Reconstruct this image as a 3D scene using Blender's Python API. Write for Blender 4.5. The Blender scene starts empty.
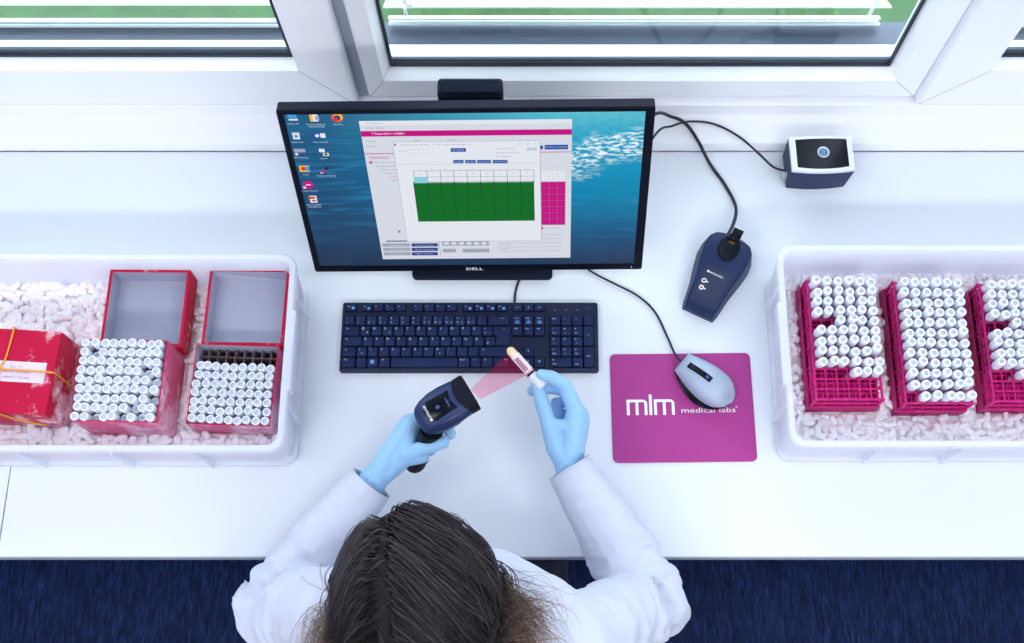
import bpy, bmesh, math, random
from mathutils import Vector, Matrix, noise, Euler
from math import sin, cos, pi, radians, atan2, sqrt
random.seed(7)
SC = bpy.context.scene
COL = SC.collection
# ---------------------------------------------------------------- camera constants (desk top is z = 0 while building)
F, CX, CY, TH, HC = 1145.0, 538.0, 321.5, radians(18.8), 1.864
CAM = Vector((0, 0, HC))
FLOOR = -0.75
def ray(px, py):
    u, v = (px - CX) / F, (py - CY) / F
    return Vector((u, sin(TH) - cos(TH) * v, -cos(TH) - sin(TH) * v))
def P(px, py, z=0.0):
    r = ray(px, py); return CAM + r * ((z - HC) / r.z)
def PY(px, py, y):
    r = ray(px, py); return CAM + r * (y / r.y)
# ---------------------------------------------------------------- materials
def lin(c):
    c = c / 255.0
    return c / 12.92 if c <= 0.04045 else ((c + 0.055) / 1.055) ** 2.4
def rgb(t): return (lin(t[0]), lin(t[1]), lin(t[2]), 1.0)
class NT:
    def __init__(s, name):
        s.m = bpy.data.materials.new(name); s.m.use_nodes = True
        s.t = s.m.node_tree; s.t.nodes.clear()
        s.out = s.n('ShaderNodeOutputMaterial')
    def n(s, kind, **kw):
        x = s.t.nodes.new(kind)
        for k, v in kw.items():
            if hasattr(x, k): setattr(x, k, v)
            else: x.inputs[k.replace('_', ' ')].default_value = v
        return x
    def l(s, a, b): s.t.links.new(a, b)
    def mix(s, fac, a, b, blend='MIX'):
        x = s.n('ShaderNodeMix', data_type='RGBA', blend_type=blend)
        for sock, v in ((x.inputs[0], fac), (x.inputs[6], a), (x.inputs[7], b)):
            if hasattr(v, 'links'): s.l(v, sock)
            else: sock.default_value = v
        return x.outputs[2]
    def ramp(s, v, stops, interp='LINEAR'):
        x = s.n('ShaderNodeValToRGB'); cr = x.color_ramp; cr.interpolation = interp
        while len(cr.elements) < len(stops): cr.elements.new(0.5)
        for e, (p, c) in zip(cr.elements, stops): e.position = p; e.color = c
        s.l(v, x.inputs[0]); return x.outputs[0]
    def noise(s, scale, detail=2, vec=None, rough=0.5, mapscale=None, coord='Object'):
        tc = s.n('ShaderNodeTexCoord'); src = tc.outputs[coord]
        if mapscale:
            mp = s.n('ShaderNodeMapping'); mp.inputs['Scale'].default_value = mapscale
            s.l(src, mp.inputs[0]); src = mp.outputs[0]
        x = s.n('ShaderNodeTexNoise'); x.inputs['Scale'].default_value = scale
        x.inputs['Detail'].default_value = detail; x.inputs['Roughness'].default_value = rough
        s.l(src, x.inputs['Vector']); return x.outputs['Fac']
def M(name, col, rough=0.5, metal=0.0, amt=0.05, scale=40.0, bump=0.0, bscale=200.0, spec=0.5, coat=0.0, trl=0.0,
      emit=0.0, mapscale=None, frost=None, sheen=0.0, sss=0.0):
    t = NT(name); c = rgb(col)
    f = t.noise(scale, 3, mapscale=mapscale)
    ca = tuple(max(0, x * (1 - amt)) for x in c[:3]) + (1,); cb = tuple(min(1, x * (1 + amt)) for x in c[:3]) + (1,)
    cc = t.mix(f, ca, cb)
    if frost:
        f1 = t.noise(frost[0], 6, rough=0.7); f2 = t.noise(frost[0] * 0.3, 2)
        mm = t.n('ShaderNodeMath', operation='MULTIPLY'); t.l(f1, mm.inputs[0]); t.l(f2, mm.inputs[1])
        fac = t.ramp(mm.outputs[0], [(frost[1], (0, 0, 0, 1)), (frost[1] + frost[2], (1, 1, 1, 1))])
        cc = t.mix(fac, cc, rgb((244, 232, 244)))
    b = t.n('ShaderNodeBsdfPrincipled')
    t.l(cc, b.inputs['Base Color'])
    b.inputs['Roughness'].default_value = rough; b.inputs['Metallic'].default_value = metal
    b.inputs['Specular IOR Level'].default_value = spec
    b.inputs['Coat Weight'].default_value = coat; b.inputs['Coat Roughness'].default_value = 0.1
    if sheen: b.inputs['Sheen Weight'].default_value = sheen
    if sss:
        b.inputs['Subsurface Weight'].default_value = sss; b.inputs['Subsurface Scale'].default_value = 0.01
        b.inputs['Subsurface Radius'].default_value = (1, 1, 1)
    if emit:
        t.l(cc, b.inputs['Emission Color']); b.inputs['Emission Strength'].default_value = emit
    if bump:
        bn = t.n('ShaderNodeBump'); bn.inputs['Strength'].default_value = bump; bn.inputs['Distance'].default_value = 0.002
        t.l(t.noise(bscale, 4, mapscale=mapscale), bn.inputs['Height']); t.l(bn.outputs[0], b.inputs['Normal'])
    res = b.outputs[0]
    if trl:
        tr = t.n('ShaderNodeBsdfTranslucent'); t.l(cc, tr.inputs['Color'])
        ms = t.n('ShaderNodeMixShader'); ms.inputs[0].default_value = trl
        t.l(res, ms.inputs[1]); t.l(tr.outputs[0], ms.inputs[2]); res = ms.outputs[0]
    t.l(res, t.out.inputs[0]); return t.m
def glow(name, col, k=1.0):
    """flat emitting display colour with a faint pixel-grain variation"""
    t = NT(name); f = t.noise(300, 1); c = rgb(col)
    cc = t.mix(f, tuple(x * .97 for x in c[:3]) + (1,), tuple(x * 1.03 for x in c[:3]) + (1,))
    e = t.n('ShaderNodeEmission'); t.l(cc, e.inputs[0]); e.inputs[1].default_value = k
    t.l(e.outputs[0], t.out.inputs[0]); return t.m
def see_through(name, col, alpha, gloss=0.06, rough=0.02, emit=0.0):
    """clear pane / film: coloured transparency plus a little gloss"""
    t = NT(name); f = t.noise(8, 2)
    tr = t.n('ShaderNodeBsdfTransparent'); tr.inputs[0].default_value = rgb(col) if not emit else (1, 1, 1, 1)
    if emit:
        g = t.n('ShaderNodeEmission'); t.l(t.mix(f, rgb(col), rgb(col)), g.inputs[0]); g.inputs[1].default_value = emit
        fac = alpha
    else:
        g = t.n('ShaderNodeBsdfGlossy'); g.inputs[1].default_value = rough; fac = gloss
        t.l(t.mix(f, (.95, .97, 1, 1), (1, 1, 1, 1)), g.inputs[0])
    ms = t.n('ShaderNodeMixShader'); ms.inputs[0].default_value = fac
    t.l(tr.outputs[0], ms.inputs[1]); t.l(g.outputs[0], ms.inputs[2]); t.l(ms.outputs[0], t.out.inputs[0]); return t.m
# ---------------------------------------------------------------- scene objects
WM = {}
def thing(name, label, cat, loc=(0, 0, 0), rot=0.0, group=None):
    o = bpy.data.objects.new(name, None); COL.objects.link(o); o.empty_display_size = 0.02
    m = rot if isinstance(rot, Matrix) else Matrix.Rotation(rot, 4, 'Z')
    m = Matrix.Translation(Vector(loc)) @ m
    o.matrix_basis = m; WM[o] = m
    return tag(o, label, cat, group)
def tag(o, label=None, cat=None, group=None, kind=None):
    if label: o['label'] = label
    if cat: o['category'] = cat
    if group: o['group'] = group
    if kind: o['kind'] = kind
    return o
def children(o): return [c for c in bpy.data.objects if c.parent == o]
def copy_tree(o, kids, loc, rot, label=None, group=None):
    """copy of a thing (its parts given in kids as (part, [sub-parts]))"""
    c = o.copy(); COL.objects.link(c); c.matrix_basis = Matrix.Translation(Vector(loc)) @ rot
    WM[c] = c.matrix_basis.copy()
    if label: c['label'] = label
    if group: c['group'] = group
    for k, subs in kids:
        d = k.copy(); COL.objects.link(d); d.parent = c
        for s in subs:
            e = s.copy(); COL.objects.link(e); e.parent = d
    return c
_txt = {}
def text_geo(s, bold=False, space=1.0):
    key = (s, bold, space)
    if key not in _txt:
        cu = bpy.data.curves.new('lettering', 'FONT'); cu.body = s; cu.size = 1.0
        cu.align_x = 'CENTER'; cu.align_y = 'CENTER'; cu.resolution_u = 2; cu.space_character = space
        if bold: cu.offset = 0.018
        ob = bpy.data.objects.new('lettering', cu)
        me = bpy.data.meshes.new_from_object(ob)
        _txt[key] = ([v.co.copy() for v in me.vertices], [tuple(p.vertices) for p in me.polygons])
        bpy.data.objects.remove(ob); bpy.data.curves.remove(cu); bpy.data.meshes.remove(me)
    return _txt[key]
def frame3(d):
    d = d.normalized(); a = Vector((0, 0, 1)) if abs(d.z) < .9 else Vector((1, 0, 0))
    x = d.cross(a).normalized(); y = x.cross(d).normalized(); return x, y, d
def rrect(w, h, r, n=4, cx=0, cy=0):
    pts = []
    for sx, sy, a0 in ((1, 1, 0), (-1, 1, 90), (-1, -1, 180), (1, -1, 270)):
        for k in range(n + 1):
            a = radians(a0 + 90 * k / n)
            pts.append((cx + sx * (w / 2 - r) + r * cos(a), cy + sy * (h / 2 - r) + r * sin(a)))
    return pts
class MB:
    def __init__(s): s.v = []; s.f = []; s.m = []; s.mi = 0; s.X = Matrix.Identity(4)
    def add(s, vs, fs, m=None):
        b = len(s.v); X = s.X
        s.v += [X @ Vector(v) for v in vs]; s.f += [tuple(i + b for i in f) for f in fs]
        s.m += [s.mi if m is None else m] * len(fs); return s
    def box(s, c, d, m=None, R=None):
        x, y, z = d[0] / 2, d[1] / 2, d[2] / 2
        vs = [Vector((a * x, b * y, e * z)) for e in (-1, 1) for a, b in ((-1, -1), (1, -1), (1, 1), (-1, 1))]
        if R is not None: vs = [R @ v for v in vs]
        c = Vector(c)
        return s.add([v + c for v in vs], [(3, 2, 1, 0), (4, 5, 6, 7), (0, 1, 5, 4), (1, 2, 6, 5), (2, 3, 7, 6), (3, 0, 4, 7)], m)
    def b2(s, lo, hi, m=None):
        lo, hi = Vector(lo), Vector(hi); return s.box((lo + hi) / 2, hi - lo, m)
    def loft(s, rings, m=None, c0=True, c1=True, closed=True):
        n = len(rings[0]); vs = [v for r in rings for v in r]; fs = []
        for i in range(len(rings) - 1):
            for j in range(n if closed else n - 1):
                k = (j + 1) % n
                fs.append((i * n + j, i * n + k, (i + 1) * n + k, (i + 1) * n + j))
        if c0: fs.append(tuple(reversed(range(n))))
        if c1: fs.append(tuple(range((len(rings) - 1) * n, len(rings) * n)))
        return s.add(vs, fs, m)
    def prism(s, poly, z0, z1, m=None, bev=0.0):
        cx = sum(p[0] for p in poly) / len(poly); cy = sum(p[1] for p in poly) / len(poly)
        rings = [[(x, y, z0) for x, y in poly]]
        if bev:
            w = max(abs(p[0] - cx) for p in poly); h = max(abs(p[1] - cy) for p in poly)
            rings.append([(x, y, z1 - bev) for x, y in poly])
            rings.append([(cx + (x - cx) * (1 - .35 * bev / w), cy + (y - cy) * (1 - .35 * bev / h), z1 - bev * .35) for x, y in poly])
            rings.append([(cx + (x - cx) * (1 - bev / w), cy + (y - cy) * (1 - bev / h), z1) for x, y in poly])
        else: rings.append([(x, y, z1) for x, y in poly])
        return s.loft(rings, m)
    def tube(s, pts, r, n=8, m=None, caps=True):
        pts = [Vector(p) for p in pts]; rings = []; up = None
        for i, p in enumerate(pts):
            d = (pts[min(i + 1, len(pts) - 1)] - pts[max(i - 1, 0)]).normalized()
            if up is None: x, y, _ = frame3(d)
            else:
                x = (up - d * up.dot(d)).normalized(); y = d.cross(x)
            up = x; rr = r[i] if isinstance(r, (list, tuple)) else r
            rings.append([p + x * (rr * cos(2 * pi * k / n)) + y * (rr * sin(2 * pi * k / n)) for k in range(n)])
        return s.loft(rings, m, caps, caps)
    def lathe(s, prof, n=16, m=None, o=(0, 0, 0), cap=True):
        o = Vector(o)
        return s.loft([[o + Vector((r * cos(2 * pi * k / n), r * sin(2 * pi * k / n), z)) for k in range(n)] for r, z in prof], m, cap, cap)
    def sphere(s, c, r, n=12, k=8, m=None, R=None):
        c = Vector(c); r = (r, r, r) if not isinstance(r, (tuple, list)) else r; rings = []
        for i in range(1, k):
            a = pi * i / k; ring = []
            for j in range(n):
                q = Vector((r[0] * sin(a) * cos(2 * pi * j / n), r[1] * sin(a) * sin(2 * pi * j / n), -r[2] * cos(a)))
                ring.append(c + (R @ q if R is not None else q))
            rings.append(ring)
        b = len(s.v); s.loft(rings, m, False, False)
        bot = Vector((0, 0, -r[2])); top = Vector((0, 0, r[2]))
        if R is not None: bot = R @ bot; top = R @ top
        mm = s.mi if m is None else m; i0 = len(s.v)
        s.v += [s.X @ (c + bot), s.X @ (c + top)]
        L = b + (k - 2) * n
        for j in range(n):
            q = (j + 1) % n
            s.f.append((i0, b + q, b + j)); s.f.append((i0 + 1, L + j, L + q)); s.m += [mm, mm]
        return s
    def cap(s, a, b, ra, rb, n=14):
        """tapered limb piece: two balls and the frustum between them"""
        a, b = Vector(a), Vector(b); x, y, d = frame3(b - a); R = Matrix((x, y, d)).transposed()
        rings = []; K = 5
        for i in range(1, K + 1):
            t = pi / 2 * i / K; rings.append((a - d * ra * cos(t), ra * sin(t)))
        for i in range(0, K):
            t = pi / 2 * i / K; rings.append((b + d * rb * sin(t), rb * cos(t)))
        return s.loft([[p + x * (r * cos(2 * pi * k / n)) + y * (r * sin(2 * pi * k / n)) for k in range(n)] for p, r in rings])
    def text(s, t, size, X, m=None, bold=False, fit=None, space=1.0):
        vs, fs = text_geo(t, bold, space)
        if not fs: return s
        x0 = min(v.x for v in vs); x1 = max(v.x for v in vs); y0 = min(v.y for v in vs); y1 = max(v.y for v in vs)
        k = size; kx = fit / (x1 - x0) if fit else k
        old = s.X; s.X = old @ X
        s.add([((v.x - (x0 + x1) / 2) * kx, (v.y - (y0 + y1) / 2) * k, v.z) for v in vs], fs, m); s.X = old
        return s
    def mesh(s, name, mats=(), parent=None, smooth=None, local=False):
        me = bpy.data.meshes.new(name)
        vs = s.v
        if parent is not None and not local:
            inv = WM[parent].inverted(); vs = [inv @ v for v in vs]
        me.from_pydata([tuple(v) for v in vs], [], s.f); me.update()
        for mt in mats: me.materials.append(mt)
        me.polygons.foreach_set('material_index', s.m)
        if smooth is not None:
            me.polygons.foreach_set('use_smooth', [True] * len(me.polygons))
            me.set_sharp_from_angle(angle=radians(smooth))
        return me
    def build(s, name, mats, parent=None, label=None, smooth=None, bevel=0.0, local=False, segs=2, subd=0):
        if not isinstance(mats, (list, tuple)): mats = [mats]
        o = bpy.data.objects.new(name, s.mesh(name, mats, parent, smooth, local))
        return place(o, parent, label, bevel, segs, subd)
def place(o, parent=None, label=None, bevel=0.0, segs=2, subd=0):
    COL.objects.link(o)
    if parent is not None: o.parent = parent; WM[o] = WM[parent]
    else: WM[o] = Matrix.Identity(4)
    if label: o['label'] = label
    if bevel:
        b = o.modifiers.new('bevel', 'BEVEL'); b.width = bevel; b.segments = segs; b.limit_method = 'ANGLE'; b.angle_limit = radians(40)
    if subd:
        b = o.modifiers.new('subd', 'SUBSURF'); b.levels = subd; b.render_levels = subd
    return o
def fuse(mb, vox, it=4, fac=.5):
    """melt overlapping pieces into one continuous surface"""
    me = mb.mesh('fuse'); o = bpy.data.objects.new('fuse', me); COL.objects.link(o)
    r = o.modifiers.new('r', 'REMESH'); r.mode = 'VOXEL'; r.voxel_size = vox; r.use_smooth_shade = True
    if it:
        q = o.modifiers.new('s', 'SMOOTH'); q.factor = fac; q.iterations = it
    dg = bpy.context.evaluated_depsgraph_get()
    res = bpy.data.meshes.new_from_object(o.evaluated_get(dg))
    bpy.data.objects.remove(o); bpy.data.meshes.remove(me)
    return res
def mesh_object(name, me, mats, parent=None, label=None, smooth=True):
    if parent is not None: me.transform(WM[parent].inverted())
    me.name = name; me.materials.clear()
    for mt in mats: me.materials.append(mt)
    me.polygons.foreach_set('use_smooth', [smooth] * len(me.polygons))
    me.polygons.foreach_set('material_index', [0] * len(me.polygons))
    return place(bpy.data.objects.new(name, me), parent, label)
def struct(name, mb, mats, parent=None, label=None, **kw):
    o = mb.build(name, mats, parent, label, **kw)
    if parent is None: o['kind'] = 'structure'
    return o
def bez(pts, n=10):
    """smooth curve through points (Catmull-Rom)"""
    p = [Vector(q) for q in pts]; p = [p[0] * 2 - p[1]] + p + [p[-1] * 2 - p[-2]]; out = []
    for i in range(1, len(p) - 2):
        for k in range(n):
            t = k / n; a, b, c, d = p[i - 1], p[i], p[i + 1], p[i + 2]
            out.append(.5 * ((2 * b) + (c - a) * t + (2 * a - 5 * b + 4 * c - d) * t * t + (3 * b - a - 3 * c + d) * t ** 3))
    out.append(p[-2]); return out
K_CEIL, K_SKY, EXPO = 17.0, 5.0, 0.05
# ================================================================ materials
WHITE = M('white_desk_laminate', (230, 233, 240), .7, amt=.015, scale=6, spec=.06)
EDGE = M('grey_edge_band', (176, 182, 194), .5)
PVC = M('white_window_plastic', (246, 246, 250), .35, amt=.02, scale=5)
WALLM = M('white_wall_paint', (242, 243, 247), .8, amt=.02, bump=.1, bscale=90)
GASKET = M('dark_rubber_gasket', (24, 30, 52), .6)
GROOVE = M('grey_groove', (150, 156, 172), .6)
STEEL = M('grey_coated_sill_metal', (84, 94, 112), .5, metal=.0, amt=.08, scale=4)
SLATM = M('white_lacquered_slat', (236, 239, 242), .4, amt=.02)
NAVY = M('navy_black_plastic', (19, 29, 60), .5, amt=.08, scale=120, spec=.3)
NAVY2 = M('dark_blue_plastic', (22, 36, 78), .48, amt=.08, scale=120, bump=.05, bscale=900, spec=.3)
BLACKGLOSS = M('glossy_black_plastic', (8, 11, 24), .16, amt=.1, spec=.2)
CABLE = M('black_cable_rubber', (16, 22, 42), .5)
LEGEND = M('pale_key_print', (214, 224, 244), .6)
LEGENDB = M('blue_key_print', (100, 160, 225), .6)
LEGENDDIM = M('embossed_key_print', (52, 66, 104), .6)
WHITEINK = M('white_print', (240, 240, 246), .6)
# ================================================================ floor and room shell
def floor_mat():
    t = NT('navy_streaked_flooring')
    a = t.noise(26, 5, mapscale=(9, 1.1, 1), rough=.65); b = t.noise(3, 2)
    c = t.ramp(a, [(.34, rgb((8, 16, 42))), (.5, rgb((18, 34, 74))), (.68, rgb((38, 58, 108)))])
    c = t.mix(t.ramp(b, [(.35, (0, 0, 0, 1)), (.7, (.45, .45, .45, 1))]), c, rgb((14, 24, 52)))
    p = t.n('ShaderNodeBsdfPrincipled'); t.l(c, p.inputs['Base Color']); p.inputs['Roughness'].default_value = .6; p.inputs['Specular IOR Level'].default_value = .12
    t.l(p.outputs[0], t.out.inputs[0]); return t.m
XL, XR, YF, YB, CEIL = -2.6, 2.6, -2.6, 1.06, 2.05
WT = 0.14                       # wall thickness behind the window plane
struct('floor', MB().b2((XL, YF, FLOOR - .05), (XR, YB, FLOOR)), floor_mat())
struct('ceiling', MB().b2((XL, YF, CEIL), (XR, YB + WT, CEIL + .1)), WALLM)
struct('wall_left', MB().b2((XL - .1, YF, FLOOR), (XL, YB + WT, CEIL)), WALLM)
struct('wall_right', MB().b2((XR, YF, FLOOR), (XR + .1, YB + WT, CEIL)), WALLM)
struct('wall_front', MB().b2((XL, YF - .1, FLOOR), (XR, YF, CEIL)), WALLM)
# window measures taken from the photograph
YS = 1.03                        # front face of the fixed frame
SILLZ = .03
LEDGE0 = P(500, 144, SILLZ).y    # front edge of the window ledge
zb = PY(500, 97, YS).z           # bottom of the frames
WIN_T = 1.55
m = MB()
m.b2((XL, YB - .02, FLOOR), (XR, YB + .05, zb - .005)); m.b2((XL, YB + .05, FLOOR), (XR, YB + WT, .018)); m.b2((XL, YB - .02, WIN_T + .02), (XR, YB + WT, CEIL))
struct('wall_back', m, WALLM)
# ledge under the windows (white, with rounded nosing) and a low profile against the frame
m = MB(); zl = SILLZ
m.loft([[(x, LEDGE0 + .004, 0.0), (x, LEDGE0, .004), (x, LEDGE0, zl - .006), (x, LEDGE0 + .002, zl - .0015), (x, LEDGE0 + .006, zl), (x, LEDGE0 + .02, zl),
         (x, YB - .02, zl), (x, YB - .02, 0.0)] for x in (XL, XR)])
o = struct('trim_1', m, PVC, smooth=30, label='white window ledge running behind the desk')
m = MB(); ya = PY(500, 111, YS - .012).y
m.b2((XL, YS - .012, zl), (XR, YB - .02, zb - .008)); 
struct('trim_2', m, PVC, bevel=.003)
# ---------------------------------------------------------------- windows
GLASS = see_through('window_glass', (244, 250, 250), 0, gloss=.05)
def window(name, x0, x1, g0, g1, zg, yg, yface, zface, drop=.07):
    """x0..x1 outer, g0..g1 glass edges, zg glass bottom, yg glass plane, yface front of the sash"""
    root = thing(name, None, None, (0.5 * (x0 + x1), yface, zb)); root['kind'] = 'structure'
    ztop = WIN_T
    def ringpts(i, o):   # rectangle ring in XZ
        return None
    bev = .024
    # sash: four mitred members, profile from outer front edge over the bevel to the glass
    def rect(xa, xb, za, zt, y): return [Vector((xa, y, za)), Vector((xb, y, za)), Vector((xb, y, zt)), Vector((xa, y, zt))]
    fx = zface
    rings = [rect(x0, x1, zb, ztop, YB + .05), rect(x0, x1, zb, ztop, yface + .004), rect(x0 + .004, x1 - .004, zb + .004, ztop - .004, yface),
             rect(g0 - fx[0], g1 + fx[0], zg - fx[1], ztop - .08, yface), rect(g0 - fx[0] + .002, g1 + fx[0] - .002, zg - fx[1] + .002, ztop - .082, yface + .006),
             rect(g0, g1, zg, ztop - .1, yg - .001), rect(g0, g1, zg, ztop - .1, yg + .009), rect(g0 - .02, g1 + .02, zg - drop, ztop - .08, YB + .05)]
    mb = MB(); mb.loft(rings + [rings[0]], c0=False, c1=False)
    mb.build('window_frame', PVC, root)
    q = MB()
    for xa, xb in ((x0 + .003, g0 - fx[0]), (x1 - .003, g1 + fx[0])):
        a, b = Vector((xa, yface - .0002, zb + .003)), Vector((xb, yface - .0002, zg - fx[1])); n = Vector((b.z - a.z, 0, a.x - b.x)).normalized() * .0005; dy = Vector((0, .001, 0))
        q.loft([[a - n, b - n, b + n, a + n], [a - n + dy, b - n + dy, b + n + dy, a + n + dy]])
    q.build('mitre_joint', GROOVE, root)
    k = MB(); w = .0042
    for a, b in (((g0, g0 + w), (zg, ztop - .1)), ((g1 - w, g1), (zg, ztop - .1)), ((g0, g1), (zg, zg + w)), ((g0, g1), (ztop - .1 - w, ztop - .1))):
        k.b2((a[0], yg - .006, b[0]), (a[1], yg, b[1]))
    k.build('gasket', GASKET, root, 'dark rubber gasket around the glass')
    sp = MB(); sp.b2((g0, yg + .003, zg - .004), (g1, yg + .008, zg + .010)); sp.build('spacer_bar', STEEL, root)
    MB().b2((g0, yg - .002, zg), (g1, yg + .002, ztop - .1)).build('glass', GLASS, root)
    return root
def X(px, py, y): return PY(px, py, y).x
y2, y1 = YS, YS - .016
zg2 = PY(500, 63.5, y2 + .03).z; zg1 = PY(150, 54, y1 + .03).z
zf2 = PY(500, 81, y2).z; zf1 = PY(150, 71, y1).z
cxl, cxr = X(367, 90, y2), X(919, 90, y2)
window('window_1', cxl, cxr, X(391, 64, y2 + .03), X(889, 64, y2 + .03), zg2, y2 + .03, y2, (.012, zg2 - zf2), .02)
wl1 = X(354, 92, y1); gl1 = X(293, 54, y1 + .03)
window('window_2', wl1 - 1.0, wl1, wl1 - 1.0 + (wl1 - gl1), gl1, zg1, y1 + .03, y1, (.010, zg1 - zf1))
wr1 = X(924, 92, y1); gr1 = X(997, 52, y1 + .03)
window('window_3', wr1, wr1 + 1.0, gr1, wr1 + 1.0 - (gr1 - wr1), zg1, y1 + .03, y1, (.010, zg1 - zf1))
for i, (a, b) in enumerate(((wl1, cxl), (cxr, wr1))):
    g = MB(); g.b2((a - .002, YS + .004, zb), (b + .002, YB + .05, WIN_T)); struct('trim_%d' % (3 + i), g, GROOVE)
struct('trim_5', MB().b2((XL, YS, zb), (wl1 - 1.0, YB + .05, WIN_T)), PVC)
struct('trim_6', MB().b2((wr1 + 1.0, YS, zb), (XR, YB + .05, WIN_T)), PVC)
# ---------------------------------------------------------------- outside: sill, blinds, lawn
m = MB(); yo = YB + .05
def ZR(row, y): return PY(500, row, y).z
ya = yo + .0
m.loft([[(x, ya, ZR(60, ya)), (x, ya + .014, ZR(54.5, ya + .014)), (x, ya + .016, ZR(54, ya + .016) - .012), (x, ya + .10, ZR(54, ya + .016) - .026),
         (x, ya + .104, ZR(54, ya + .016) - .05), (x, ya, .02)] for x in (XL, XR)])
struct('trim_7', m, STEEL, label='grey outer window sill')
LAWN = M('green_lawn', (58, 92, 48), .9, amt=.5, scale=14, bump=.4, bscale=60)
o = struct('ground_outside', MB().b2((-14, YB + .4, FLOOR - .7), (14, 16, FLOOR - .6)), LAWN)
ch = M('clear_blind_ladder', (214, 216, 206), .3)
def blind(x0, x1, label, ofs):
    t = thing('window_blind', label, 'blind', ((x0 + x1) / 2, yo + .07, .2))
    yb = yo + .052
    # bottom rail seen just above the sill, then the opened slats
    def bar(r0, r1, y0, y1_, name, mat, th=.003):
        za, zc = ZR(r0, y0), ZR(r1, y1_)
        q = MB(); d = Vector((0, y1_ - y0, zc - za)); n = Vector((0, -d.z, d.y)).normalized() * th
        q.loft([[Vector((x, y0, za)), Vector((x, y1_, zc)), Vector((x, y1_, zc)) - n, Vector((x, y0, za)) - n] for x in (x0, x1)])
        q.build(name, mat, t)
    bar(51 if ofs == 0 else 43.5, 44.5 if ofs == 0 else 40, yo + .009, yo + .019, 'bottom_rail', SLATM, .010 if ofs == 0 else .002)
    bar(24 - ofs * .2, 20.2 - ofs * .4, yb + .03, yb + .045, 'slat', SLATM)
    bar(18.6 - ofs * .3, 15.4 - ofs * .3, yb + .038, yb + .05, 'slat', SLATM)
    bar(6.5 + ofs * .3, -3, yb + .02, yb + .064, 'slat', SLATM)
    for k, z in enumerate([.238 + .066 * i for i in range(22)]):
        q = MB(); y0, y1_ = yb + .02, yb + .07
        q.loft([[Vector((x, y0 + (y1_ - y0) * u, z + .004 * sin(pi * u) + .008 * (u - .5))) for u in (0, .25, .5, .75, 1)] +
                [Vector((x, y0 + (y1_ - y0) * u, z - .0012 + .004 * sin(pi * u) + .008 * (u - .5))) for u in (1, .75, .5, .25, 0)] for x in (x0, x1)])
        q.build('slat', SLATM, t)
    for fx in (.045, .955):
        xx = x0 + (x1 - x0) * fx; q = MB()
        for k in range(40):
            z = .13 + .035 * k; q.box((xx + .002 * (k % 2), yb + .005, z), (.006, .004, .022)); q.box((xx + .008, yb + .008, z + .016), (.012, .003, .006))
        q.build('ladder_tape', ch, t)
    return t
blind(X(391, 64, 1.06) - .02, X(889, 64, 1.06) + .02, 'white slatted blind outside the middle window above the monitor', 0)
blind(wl1 - 1.0 + .04, gl1 + .03, 'white slatted blind outside the left window', -9)
blind(gr1 - .03, wr1 + .96, 'white slatted blind outside the right window, only its corner in view', -9)
# ================================================================ desks
YD0, YD1 = P(500, 557.5, 0).y, LEDGE0 - .0003
xj = P(6.5, 500, 0).x
def desk(x0, x1, label, sl=0, sr=0):
    t = thing('desk', label, 'desk', ((x0 + x1) / 2, (YD0 + YD1) / 2, FLOOR))
    m = MB(); ya_ = YD0 + .0016
    ym = P(0, 455, 0).y
    m.loft([[(x0 - sl, ya_, z), (x1 - sr, ya_, z), (x1 - sr * .5, ym, z), (x1, ym + .02, z), (x1, YD1, z), (x0, YD1, z)] for z in (-.03, 0)]); m.build('tabletop', WHITE, t)
    MB().b2((x0, YD0, -.0297), (x1, YD0 + .0015, -.0004)).build('edge_band', EDGE, t)
    for sx in (x0 + .03, x1 - .03):
        for sy in (YD0 + .30, YD1 - .06):
            MB().b2((sx - .022, sy - .022, FLOOR), (sx + .022, sy + .022, -.03)).build('leg', EDGE, t, bevel=.003)
    q = MB(); q.b2((x0 + .03, YD1 - .07, -.09), (x1 - .03, YD1 - .05, -.03)); q.build('rail', EDGE, t)
    return t
desk(xj, 1.35, 'wide white lab desk carrying the monitor and keyboard')
desk(-2.1, xj, 'second white desk at the left edge, joined by a thin dark seam', 0, .0034)
# ================================================================ keyboard
def V3(*p): return Vector(p)
a, b, c, d = P(343.2, 302, .014), P(598.1, 301.8, .014), P(598.5, 371.6, .012), P(338.6, 371.4, .012)
kc = (a + b + c + d) / 4; kw = ((b - a).length + (c - d).length) / 2; kd = ((a - d).length + (b - c).length) / 2
kx = ((b - a) + (c - d)).normalized()
kb = thing('keyboard', 'flat dark navy keyboard with a number pad on the desk below the monitor', 'keyboard', (kc.x, kc.y, 0), atan2(kx.y, kx.x))
sx, sy = kw / .442, kd / .126
m = MB(); m.prism([(x * sx, y * sy) for x, y in rrect(.442, .126, .004)], .001, .0125, bev=.002)
m.build('keyboard_base', NAVY, kb, local=True, smooth=30)
KEYM = M('navy_keycap', (24, 38, 80), .6, amt=.06, scale=100, spec=.25)
kx0, ky0 = -.221 + .0052, .063 - .0062     # outer corner of the key field
gap_shade = MB()  # thin black plates under the keys, painting the shade in their gaps
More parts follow.
